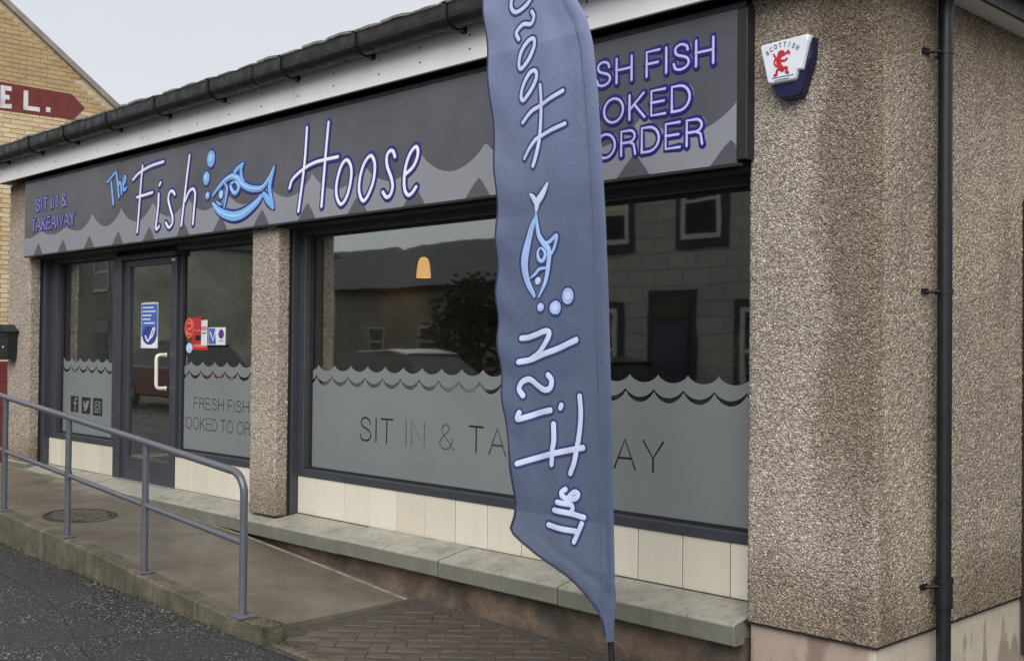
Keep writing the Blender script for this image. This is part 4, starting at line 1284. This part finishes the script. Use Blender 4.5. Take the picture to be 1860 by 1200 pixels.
# coordinates relative to the thing
cover = [(-.150, .118), (-.143, .130), (.135, .140), (.148, .132), (.150, .11), (.112, -.038), (.085, -.040), (.070, -.080), (.058, -.087), (-.090, -.087), (-.100, -.080)]
base = [(-.140, .10), (.155, .125), (.150, .02), (.092, -.150), (.075, -.168), (-.030, -.168), (-.050, -.155), (-.108, -.05)]
chull(base, -.002, -.062, .93).build('alarm_base', M['alarm_blue'], al, bev=.003)
chull(cover, -.030, -.082, .93).build('alarm_cover', M['alarm_white'], al, bev=.004)
apl = lambda u, v, h: (u - .006, -.0825 - h, v)
lion = MB()
for q, (pts, w_) in enumerate((
    ([(-.02, .055), (-.012, .068), (.004, .066)], .022), ([(-.012, .06), (-.022, .03), (-.014, .0), (0, -.02)], .030),
    ([(-.02, .045), (.016, .055), (.036, .068)], .013), ([(.036, .068), (.042, .056)], .014), ([(-.018, .03), (.012, .022), (.028, .03)], .013),
    ([(-.002, -.012), (-.028, -.02), (-.034, -.042), (-.044, -.044)], .015), ([(.004, -.014), (.028, -.016), (.024, -.036), (.036, -.042)], .015),
    ([(-.006, -.008), (-.04, .006), (-.046, .03), (-.036, .04), (-.046, .056), (-.05, .064)], .010))):
    lion.stroke(pts, w_, 0, .0012 + q * .0002, apl)
lion.build('lion_emblem', M['alarm_red'], al)
txt = MB()
for i, ch in enumerate('SCOTTISH'):
    txt = MB()
    a = math.radians(128 - i * 11)
    w_ = .011
    cxx, czz = .135 * math.cos(a), -.032 + .128 * math.sin(a)
    ang = a - PI / 2
    for q, st_ in enumerate(FONT[ch][1]):
        pts = []
        for u, v in st_:
            uu, vv = (u - FONT[ch][0] / 2) * .02, v * .022
            pts.append((cxx + uu * math.cos(ang) - vv * math.sin(ang), czz + uu * math.sin(ang) + vv * math.cos(ang)))
        txt.stroke(pts, .0052, 0, .0011 + q * .0002, apl, 0, False)
    txt.build('letter', M['alarm_text'], al)
for k in range(2):
    txt = MB()
    x = -.06 + k * .018
    while x < .06 - k * .02:
        w_ = random.uniform(.006, .013)
        txt.stroke([(x, -.058 - k * .013), (x + w_, -.058 - k * .013 + .001)], .0055, 0, .0012, apl, 0, False)
        x += w_ + .005
    txt.build('small_print', M['alarm_text'], al)['kind'] = 'stuff'

# ------------------------------------------------------------ postbox, handrail, manhole cover
pb = thing('postbox', 'small dark green wall postbox with pitched lid on left pier', 'postbox', (-10.07, 0, .0))
MB().prism([(-.13, .13), (.13, .13), (.105, -.17), (-.105, -.17)], -.004, -.11, 'y').build('box_body', M['postbox'], pb, bev=.008)
MB().prism([(-.16, .118), (.16, .118), (.16, .135), (.02, .205), (-.02, .205), (-.16, .135)], .0, -.14, 'y').build('lid', M['postbox'], pb, bev=.006)
MB().box(-.08, .08, -.116, -.109, .06, .09).build('letter_slot', M['mastic'], pb)
MB().lathe([(.012, 0), (.012, -.004), (0, -.004)], (0, -.111, -.04), 'y', 12).build('lock', M['steel'], pb)

hr = thing('handrail', 'blue grey tubular steel handrail along the ramp edge', 'handrail', (-5.2, -1.195, -1.45))
HO = (5.2, 1.195, 1.45)
def hpart(mb, name, mat, **k):
    o = mb.build(name, mat, hr, **k); o.location = HO; return o
HY = -1.195
posts = [-8.22, -7.02, -5.785, -4.565, -3.335]
def z_top(x): return -.748 - .0865 * (x + 3.335) + (.0 if x > -5 else .004 * (x + 5))
def z_mid(x): return -1.146 - .0735 * (x + 3.335)
for x in posts[:-1]:
    zb = zk(x)
    p = hpart(MB().tube([(x, HY, zb), (x, HY, z_top(x) - .015)], .0225, 16), 'post', M['rail'])
    MB().box(x - .055, x + .055, HY - .05, HY + .05, zb - .002, zb + .009).build('base_plate', M['rail_foot'], p, bev=.002)
    MB().tube([(x, HY, z_mid(x) - .03), (x, HY, z_mid(x) + .03)], [.0265, .0265], 16).build('fitting', M['rail'], p)
x = posts[-1]
r = .13
zt = z_top(x - r)
bend = [(-9.6, HY, z_top(-9.6))] + [(q, HY, z_top(q)) for q in (-8.2, -7.0, -5.8, -5.0, -4.3, -3.8)] + [(x - r, HY, zt)]
sl = .0865
for k in range(1, 11):
    a = math.radians(85 * k / 10)
    bend.append((x - r + r * math.sin(a), HY, zt - r * (1 - math.cos(a)) - sl * r * math.sin(a) * (1 - k / 10) * .8))
zb = zk(x)
bend += [(x, HY, bend[-1][2] - .05), (x, HY, -1.2), (x, HY, zb)]
tp0 = hpart(MB().tube(bend, .0235, 18), 'top_rail', M['rail'])
MB().box(x - .075, x + .075, HY - .06, HY + .06, zb - .002, zb + .010).build('base_plate', M['rail_foot'], tp0, bev=.002)
hpart(MB().tube([(-9.6, HY, z_mid(-9.6)), (x, HY, z_mid(x))], .0185, 14), 'mid_rail', M['rail'])

mx_, my_ = -6.50, -.79
mh = thing('manhole_cover', 'round cast iron manhole cover set in the brown ramp', 'manhole cover', (mx_, my_, zr(mx_, my_)))
MB().lathe([(.0, .004), (.235, .004), (.25, .004), (.25, -.03)], (0, 0, 0), 'z', 40).build('cover', M['iron'], mh)
MB().lathe([(.256, -.02), (.256, .006), (.285, .006), (.285, -.02)], (0, 0, 0), 'z', 40).build('rim', M['iron'], mh)
st_ = MB()
for i in range(-9, 10):
    for j in range(-9, 10):
        a, b = i * .03 + (.015 if j % 2 else 0), j * .03
        if math.hypot(a, b) < .222 and not (abs(a) < .07 and abs(b) < .03): st_.box(a - .009, a + .009, b - .009, b + .009, .003, .011)
so = st_.build('studs', M['stud'], mh); so['kind'] = 'stuff'
mh.rotation_euler = (0.02, .065, .3)

# ------------------------------------------------------------ prints stuck on the glazing
def sticker(name, label, cat, loc): return thing(name, label, cat, loc)
po = sticker('poster', 'tall blue and white poster with fish tick on glass door', 'poster', (-7.39, .226, .18))
ppl = lambda u, v, h: (u, -h, v)
mb = MB(); mb.sheet([(-.165, -.21), (.165, -.21), (.165, .21), (-.165, .21)], -.0005, .001, ppl); mb.build('paper', M['white'], po)
mb = MB(); mb.sheet([(-.158, -.10), (.158, -.10), (.158, .198), (-.158, .198)], 0, .0018, ppl); mb.build('print', M['royal'], po)
mb = MB(); mb.disc(0, -.09, .145, .092, 0, .0026, ppl); mb.build('oval', M['deep'], po)
mb = MB()
mb.stroke([(-.075, -.10), (-.02, -.145), (.03, -.09), (.075, -.03), (.10, -.045), (.06, -.10), (.01, -.12)], .022, .001, .0036, ppl)
for row, (x0, x1) in enumerate(((-.13, .07), (-.13, .10), (-.13, .04), (-.13, .02), (-.11, .08))):
    x = x0
    while x < x1:
        w_ = random.uniform(.018, .04)
        mb.stroke([(x, .165 - row * .036), (x + w_, .165 - row * .036)], .014, .001, .003, ppl, 0, False)
        x += w_ + .014
mb.build('white_print', M['white'], po)
mb = MB(); mb.sheet([(-.12, .211), (.12, .211), (.12, .214), (-.12, .214)], 0, .002, ppl); mb.build('tape', M['white'], po)

GY = .2540
s1 = sticker('round_sticker', 'large round red sticker with orange ring beside the door', 'sticker', (-6.69, GY - .0015, .15))
mb = MB(); mb.disc(0, 0, .088, .098, -.0005, .0012, ppl); mb.build('disc', M['red'], s1)
mb = MB()
mb.stroke([(.072 * math.cos(a * PI / 12), .08 * math.sin(a * PI / 12)) for a in range(25)], .012, .0005, .0022, ppl, 0, False)
mb.stroke([(-.03, .04), (.03, .05), (.04, .0), (-.02, -.01), (-.035, -.045), (.03, -.05)], .02, .0005, .0025, ppl)
mb.build('swirl', M['orange'], s1)
s2 = sticker('red_sticker', 'tall bright red notice stuck on window right of the door', 'sticker', (-6.53, GY, .10))
mb = MB(); mb.sheet([(-.115, -.14), (.17, -.14), (.17, -.06), (.06, -.06), (.06, .145), (-.10, .145)], -.0005, .001, ppl); mb.build('paper', M['red'], s2)
mb = MB(); mb.stroke([(-.03, -.035), (.03, -.035)], .05, 0, .002, ppl, 0, False); mb.build('dark_print', M['mastic'], s2)
mb = MB(); mb.stroke([(-.07, -.105), (.13, -.105)], .03, 0, .002, ppl, 0, False); mb.stroke([(-.06, .03), (.03, .03)], .012, 0, .002, ppl, 0, False); mb.build('orange_print', M['orange'], s2)
s3 = sticker('narrow_sticker', 'narrow white, pink and green card stuck over the red notice', 'sticker', (-6.425, GY - .0025, .11))
mb = MB(); mb.sheet([(-.052, -.11), (.052, -.11), (.052, .11), (-.052, .11)], -.0005, .001, ppl); mb.build('paper', M['white'], s3)
mb = MB(); mb.sheet([(-.05, .02), (.05, .02), (.05, .055), (-.05, .055)], 0, .002, ppl); mb.build('pink_print', M['pink'], s3)
mb = MB(); mb.stroke([(-.03, -.005), (.03, .0)], .018, 0, .002, ppl, 0, False); mb.build('green_print', M['green'], s3)
s4 = sticker('square_sticker', 'square blue and purple sticker right of the red notice', 'sticker', (-6.215, GY, .08))
mb = MB(); mb.sheet([(-.142, -.075), (.142, -.075), (.142, .075), (-.142, .075)], -.0005, .001, ppl); mb.build('paper', M['white'], s4)
mb = MB(); mb.sheet([(-.136, -.068), (-.012, -.068), (-.03, .068), (-.136, .068)], 0, .0016, ppl); mb.build('blue_print', M['royal'], s4)
mb = MB(); mb.stroke([(-.11, .03), (-.06, -.04), (-.03, .03)], .014, .001, .003, ppl, 0, False); mb.build('white_print', M['white'], s4)
mb = MB(); mb.disc(.072, .018, .048, .042, 0, .0016, ppl); mb.build('purple_print', M['purple'], s4)
mb = MB(); mb.stroke([(.04, -.04), (.105, -.04)], .012, 0, .0016, ppl, 0, False); mb.build('lilac_print', M['ink_lilac'], s4)
s5 = sticker('round_sticker', 'small round pale blue sticker under the red one', 'sticker', (-6.69, GY - .0015, -.024))
mb = MB(); mb.disc(0, 0, .056, .046, -.0005, .001, ppl); mb.build('disc', M['ink_pale'], s5)
mb = MB(); mb.stroke([(-.025, -.015), (.0, .02), (.03, -.005)], .014, 0, .002, ppl); mb.build('white_print', M['white'], s5)

# ------------------------------------------------------------ side gate at the right edge
gt_ = thing('side_gate', 'tall grey green gate beside the roughcast side wall', 'gate', (.6, 1.62, -1.65))
MB().box(-.597, -.565, -.03, .05, .02, 2.49).build('gate_post', M['gate_dark'], gt_, bev=.004)
MB().box(-.56, -.50, -.035, .04, .05, 2.52).build('gate_stile', M['gate'], gt_, bev=.012)
MB().box(.5, .56, -.035, .04, .05, 2.52).build('gate_stile', M['gate'], gt_, bev=.012)
for i in range(7):
    MB().box(-.497 + i * .1425, -.497 + i * .1425 + .138, -.015, .015, .06, 2.50).build('gate_board', M['gate'], gt_, bev=.004)

# ------------------------------------------------------------ buff brick hotel behind on the left
HX = -16.0
hotel = thing('hotel_building', 'buff brick gable of the hotel with red painted arrow banner', 'hotel', (HX - 5, 0, -1.9))
def hp(mb, name, mat, parent=hotel, **k):
    o = mb.build(name, mat, parent, **k)
    if parent is hotel: o.location = (5 - HX, 0, 1.9)
    return o
(ya, za), (yb, zb) = D['hotel_gable']
slope = (zb - za) / (yb - ya)
gz = lambda y: za + slope * (y - ya)
ap_y = 1.75
ap_z = gz(ap_y)
ye = 5.2
yl = 2 * ap_y - ye
poly = [(yl, -1.9), (ye, -1.9), (ye, gz(ye)), (ap_y, ap_z), (yl, gz(ye))]
hp(MB().prism(poly, HX - 12, HX - .012, 'x'), 'wall', M['mortar'])
# visible bricks, each its own piece; the others joined
bl, bh, j_ = .215, .065, .010
me_b = MB().box(0, .0125, .0, bl, 0, bh).build('brick', M['brick'], None, bev=.002).data
bpy.data.objects.remove(bpy.data.objects['brick'])
field = MB()
count = 0
row = 0
z = -1.9
while z < ap_z - .1:
    off = .1125 if row % 2 else 0
    y = yl + off
    while y < ye - .05:
        y2 = y + bl
        if z + bh < gz(max(abs(y - ap_y), abs(y2 - ap_y)) + ap_y) - .02:
            seen = (1.6 < y < 4.2 and 2.35 < z < 5.5) or (1.80 < y < 2.25 and -.35 < z <= 2.35)
            if seen and count < 300:
                o = bpy.data.objects.new('brick', me_b); C.objects.link(o); o.parent = hotel
                o.location = (HX - .012 + 5 - HX + random.uniform(0, .003), y, z + 1.9)
                count += 1
            elif -1.7 < y < 5.2:
                field.add([(HX - .012 + dx_, yy, zz) for dx_ in (0, .0135) for yy in (y, y2) for zz in (z, z + bh)], [(4, 6, 7, 5), (0, 4, 5, 1), (2, 3, 7, 6), (0, 2, 6, 4), (1, 5, 7, 3)])
        y += bl + j_
    z += bh + j_
    row += 1
fo = hp(field, 'brick_field', M['brick_far']); fo['kind'] = 'stuff'
hpl = lambda u, v, h: (HX + .004 + h, u, v)
bn = D['hotel_banner']
bp = [(-1.2, bn[0][1]), bn[0], bn[1], bn[2], bn[3], bn[4], (-1.2, bn[4][1])]
ban = hp(MB().sheet(bp, -.004, .003, hpl), 'painted_banner', M['red_paint'])
ty = .072
for poly in ([(1.95, 3.72), (2.125, 3.735), (2.125, 3.735 + ty), (1.95 + ty, 3.72 + ty), (1.95 + ty, 3.868), (2.09, 3.868), (2.09, 3.868 + ty), (1.95 + ty, 3.868 + ty), (1.95 + ty, 4.01), (2.12, 4.01), (2.12, 4.01 + ty), (1.95, 4.01 + ty)],
             [(2.31, 3.745), (2.57, 3.75), (2.57, 3.75 + ty), (2.31 + ty, 3.745 + ty), (2.31 + ty, 4.06), (2.31, 4.06)],
             [(2.67, 3.765), (2.74, 3.765), (2.74, 3.845), (2.67, 3.845)]):
    MB().sheet(poly, .002, .006, hpl).build('letter', M['white_paint'], ban)
hp(MB().sheet([(yl, -1.9), (ye, -1.9), (ye, D['hotel_red'][0][1]), (yl, D['hotel_red'][0][1])], -.004, .003, hpl), 'red_base', M['red_paint'])
nl = 1.0 / math.hypot(1, slope)
cp = MB()
def coping(p, q):
    d = Vector((q[0] - p[0], q[1] - p[1])).normalized(); nrm = Vector((-d.y, d.x))
    if nrm.y < 0: nrm = -nrm
    a, b = Vector(p), Vector(q)
    cp.prism([tuple(a - nrm * .03), tuple(b - nrm * .03), tuple(b + nrm * .06), tuple(a + nrm * .06)], HX - .25, HX + .05, 'x')
coping((ap_y, ap_z), (ye + .2, gz(ye + .2)))
coping((ap_y, ap_z + .001), (yl - .2, gz(ye + .2)))
hp(cp, 'verge_coping', M['coping'])
rf = MB()
rf.add([(HX - .2, ap_y, ap_z + .05), (HX - .2, ye + .3, gz(ye + .3) + .05), (HX - 12, ye + .3, gz(ye + .3) + .05), (HX - 12, ap_y, ap_z + .05), (HX - .2, yl - .3, gz(ye + .3) + .05), (HX - 12, yl - .3, gz(ye + .3) + .05)], [(0, 1, 2, 3), (0, 3, 5, 4)])
hp(rf, 'roof', M['slate'])

# ------------------------------------------------------------ the far side of the street, seen in the glass
def house(name, label, cat, x0, x1, yf, depth, h, ridge, wall, openings, axis='x', group=None, zb=-1.9, margins=True):
    """front wall on y = yf, facing the shop (+y); openings: (kind, xc, z0, w, h)"""
    hs = thing(name, label, cat, ((x0 + x1) / 2, yf - depth / 2, zb), group)
    cx, cy = (x0 + x1) / 2, yf - depth / 2
    L = lambda x, y, z: (x - cx, y - cy, z - zb)
    def pbox(n_, mt, a, b, c_, d, e, f, par=hs, bev=0):
        return MB().box(a - cx, b - cx, c_ - cy, d - cy, e - zb, f - zb).build(n_, mt, par, bev=bev)
    top = zb + h
    pbox('wall', M[wall], x0, x1, yf - depth, yf, zb, top)
    r = MB()
    o_ = .3
    if axis == 'x':
        r.prism([(yf + o_ - cy, h - .1), (yf - depth / 2 - cy, h + ridge), (yf - depth - o_ - cy, h - .1), (yf - depth / 2 - cy, h - .05)], x0 - .1 - cx, x1 + .1 - cx, 'x')
    else:
        r.prism([(x0 - o_ - cx, h - .1), ((x0 + x1) / 2 - cx, h + ridge), (x1 + o_ - cx, h - .1), ((x0 + x1) / 2 - cx, h - .05)], yf - depth - .1 - cy, yf + .1 - cy, 'y')
        MB().prism([(x0 - cx, h - .001), ((x0 + x1) / 2 - cx, h + ridge - .1), (x1 - cx, h - .001)], yf - depth - cy, yf - .002 - cy, 'y').build('gable', M[wall], hs)
    rr = r.build('roof', M['slate'], hs)
    MB().box(x0 + .5 - cx, x0 + 1.1 - cx, -.4, .4, h + ridge * .4, h + ridge + .7).build('chimney', M['harling'], rr)
    for k, xc, z0, w, hh in openings:
        if margins: pbox('stone_margin', M['stone_dark'], xc - w / 2 - .14, xc + w / 2 + .14, yf, yf + .03, z0 - .17, z0 + hh + .14)
        if k == 'door':
            d = pbox('door', M['door_blue'], xc - w / 2, xc + w / 2, yf + .031, yf + .05, z0, z0 + hh - .45)
            pbox('fanlight', M['pane'], xc - w / 2, xc + w / 2, yf + .031, yf + .045, z0 + hh - .38, z0 + hh, bev=0)
        else:
            f = MB()
            a, b, c_, d = xc - w / 2 - cx, xc + w / 2 - cx, z0 - zb, z0 + hh - zb
            y_a, y_b = yf + .031 - cy, yf + .06 - cy
            f.box(a, a + .09, y_a, y_b, c_, d); f.box(b - .09, b, y_a, y_b, c_, d); f.box(a + .09, b - .09, y_a, y_b, c_, c_ + .09); f.box(a + .09, b - .09, y_a, y_b, d - .09, d)
            f.box(a + .09, b - .09, y_a, y_b - .004, (c_ + d) / 2 - .03, (c_ + d) / 2 + .03)
            wf = f.build('window', M['pvc'], hs)
            MB().box(a + .09, b - .09, y_a, y_a + .008, c_ + .09, d - .09).build('pane', M['pane'], wf)
            if k == 'blind': MB().box(a + .1, b - .1, y_a + .0085, y_a + .012, (c_ + d) / 2 - .12, d - .1).build('blind', M['blind'], wf)
    return hs
YF = -10.96
house('stone_house', 'two storey grey stone house reflected at right of big window', 'house', -12.6, -1.0, YF, 8, 5.6, 2.4, 'stone',
      [('win', -9.37, 1.95, .86, 1.35), ('blind', -11.45, 1.95, .86, 1.35), ('door', -10.03, -1.75, .8, 2.7), ('win', -7.9, -.75, 1.3, 1.5), ('win', -6.9, 1.95, .86, 1.35), ('win', -4.4, 1.95, .86, 1.35), ('win', -4.6, -.75, 1.0, 1.5), ('win', -11.75, -.75, .9, 1.5)])
house('harled_house', 'grey harled house along the far pavement, reflected at left', 'house', -52, -31.6, YF, 8, 5.2, 2.2, 'harling',
      [('win', -33.2, 1.7, 1.0, 1.3), ('win', -35.5, 1.7, 1.0, 1.3), ('win', -39.5, -.6, 1.9, 1.6), ('win', -36, -.6, 1.2, 1.5), ('win', -42.5, -.6, 1.4, 1.5), ('door', -33.2, -1.75, .9, 2.5)], margins=False)
lh = house('low_house', 'low wide house with two hipped slate roofs across the gap', 'house', -60, -17, -25, 8, 4.4, .01, 'harling', [('win', -37, -.4, 1.2, 1.3), ('win', -33.5, -.4, 1.2, 1.3), ('win', -28, -.4, 1.2, 1.3)], margins=False)
def hip(x0, x1, dy, dz):
    a, b, y0, y1 = x0 + 38.5, x1 + 38.5, -4.3 + dy, 4.3 + dy
    z0_, z1_ = 4.4 + dz, 6.72 + dz
    MB().add([(a, y0, z0_), (b, y0, z0_), (b, y1, z0_), (a, y1, z0_), (a + 4, dy, z1_), (b - 4, dy, z1_)], [(0, 1, 5, 4), (1, 2, 5), (2, 3, 4, 5), (3, 0, 4)]).build('roof', M['slate'], lh)
hip(-60.3, -36.7, 0, .012); hip(-42.9, -16.7, .05, .05)

def tree(label, x, y, h, rad, n, seed):
    rnd = random.Random(seed)
    t_ = thing('garden_tree', label, 'tree', (x, y, -1.95))
    tk = MB()
    tk.tube([(0, 0, 0), (.05, .03, h * .3), (.0, .1, h * .6)], [.16, .11, .05], 8)
    for k in range(6):
        a = k * 1.1
        tk.tube([(0.03, .03, h * (.25 + .05 * k)), (rad * .6 * math.cos(a), rad * .6 * math.sin(a), h * (.5 + .06 * k))], [.06, .015], 6)
    tk.build('trunk', M['bark'], t_)
    cr = MB()
    clumps = [(rnd.uniform(-1, 1) * rad * .7, rnd.uniform(-1, 1) * rad * .7, h * rnd.uniform(.35, .92), rad * rnd.uniform(.3, .5)) for _ in range(16)]
    for _ in range(n):
        cx, cy, cz, r_ = rnd.choice(clumps)
        d = Vector((rnd.gauss(0, 1), rnd.gauss(0, 1), rnd.gauss(0, 1))).normalized() * r_ * rnd.uniform(.5, 1.05)
        p = Vector((cx, cy, cz)) + d
        a = Vector((rnd.gauss(0, 1), rnd.gauss(0, 1), rnd.gauss(0, .6))).normalized() * .09
        b = a.orthogonal().normalized() * .06
        cr.add([p - a, p + b, p + a, p - b], [(0, 1, 2, 3)])
    c_ = cr.build('crown', M['leaf'], t_, fixn=False)
    return t_
tree('bushy green tree left in the gap, reflected beside the lamp', -18.6, -14.2, 3.6, 1.7, 3200, 3)
tree('bushy green tree right in the gap, reflected beside the lamp', -15.0, -14.6, 3.1, 1.6, 2800, 5)

def car(label, x, y, paint):
    z0 = zg(x, y)
    c_ = thing('parked_car', label, 'car', (x, y, z0), None)
    low = [(-2.1, .28), (2.1, .28), (2.16, .5), (2.12, .72), (1.95, .84), (1.0, .95), (-1.75, .98), (-2.1, .9), (-2.17, .55)]
    cabin = [(1.0, .951), (.42, 1.42), (-.2, 1.50), (-1.15, 1.46), (-1.85, .98)]
    MB().prism(low, -.86, .86, 'y').build('body', M[paint], c_, bev=.05)
    n = len(cabin)
    vs = [(a, -.80 if b < 1.0 else -.62, b) for a, b in cabin] + [(a, .80 if b < 1.0 else .62, b) for a, b in cabin]
    MB().add(vs, [tuple(range(n)), tuple(range(2 * n - 1, n - 1, -1))] + [(i, (i + 1) % n, (i + 1) % n + n, i + n) for i in range(n)]).build('cabin_glass', M['pane'], c_)
    MB().prism([(.42, 1.421), (-.2, 1.502), (-1.15, 1.462), (-1.2, 1.49), (-.2, 1.53), (.45, 1.45)], -.63, .63, 'y').build('roof', M[paint], c_)
    for sx_ in (-1.32, 1.33):
        for sy_ in (-.80, .80):
            w = MB().lathe([(.0, -.09), (.31, -.09), (.32, -.05), (.32, .05), (.31, .09), (0, .09)], (sx_, sy_, .32), 'y', 24).build('wheel', M['tyre'], c_)
            MB().lathe([(.0, -.097), (.2, -.097), (.2, .097), (0, .097)], (sx_, sy_, .32), 'y', 16).build('rim', M['metal_grey'], w)
    for sy_ in (-.62, .62):
        MB().box(2.08, 2.15, sy_ - .16, sy_ + .16, .62, .74).build('headlight', M['pvc'], c_, bev=.02)
        MB().box(-2.16, -2.08, sy_ - .14, sy_ + .14, .68, .84).build('tail_light', M['red'], c_, bev=.02)
    return c_
car('white hatchback parked across the street, reflected low in window', -14.6, -8.9, 'car_white')
car('dark grey hatchback parked across the street, reflected right of flag', -9.75, -8.9, 'car_grey')
car('dark red hatchback parked further along, reflected in the door', -21.0, -7.6, 'car_red')
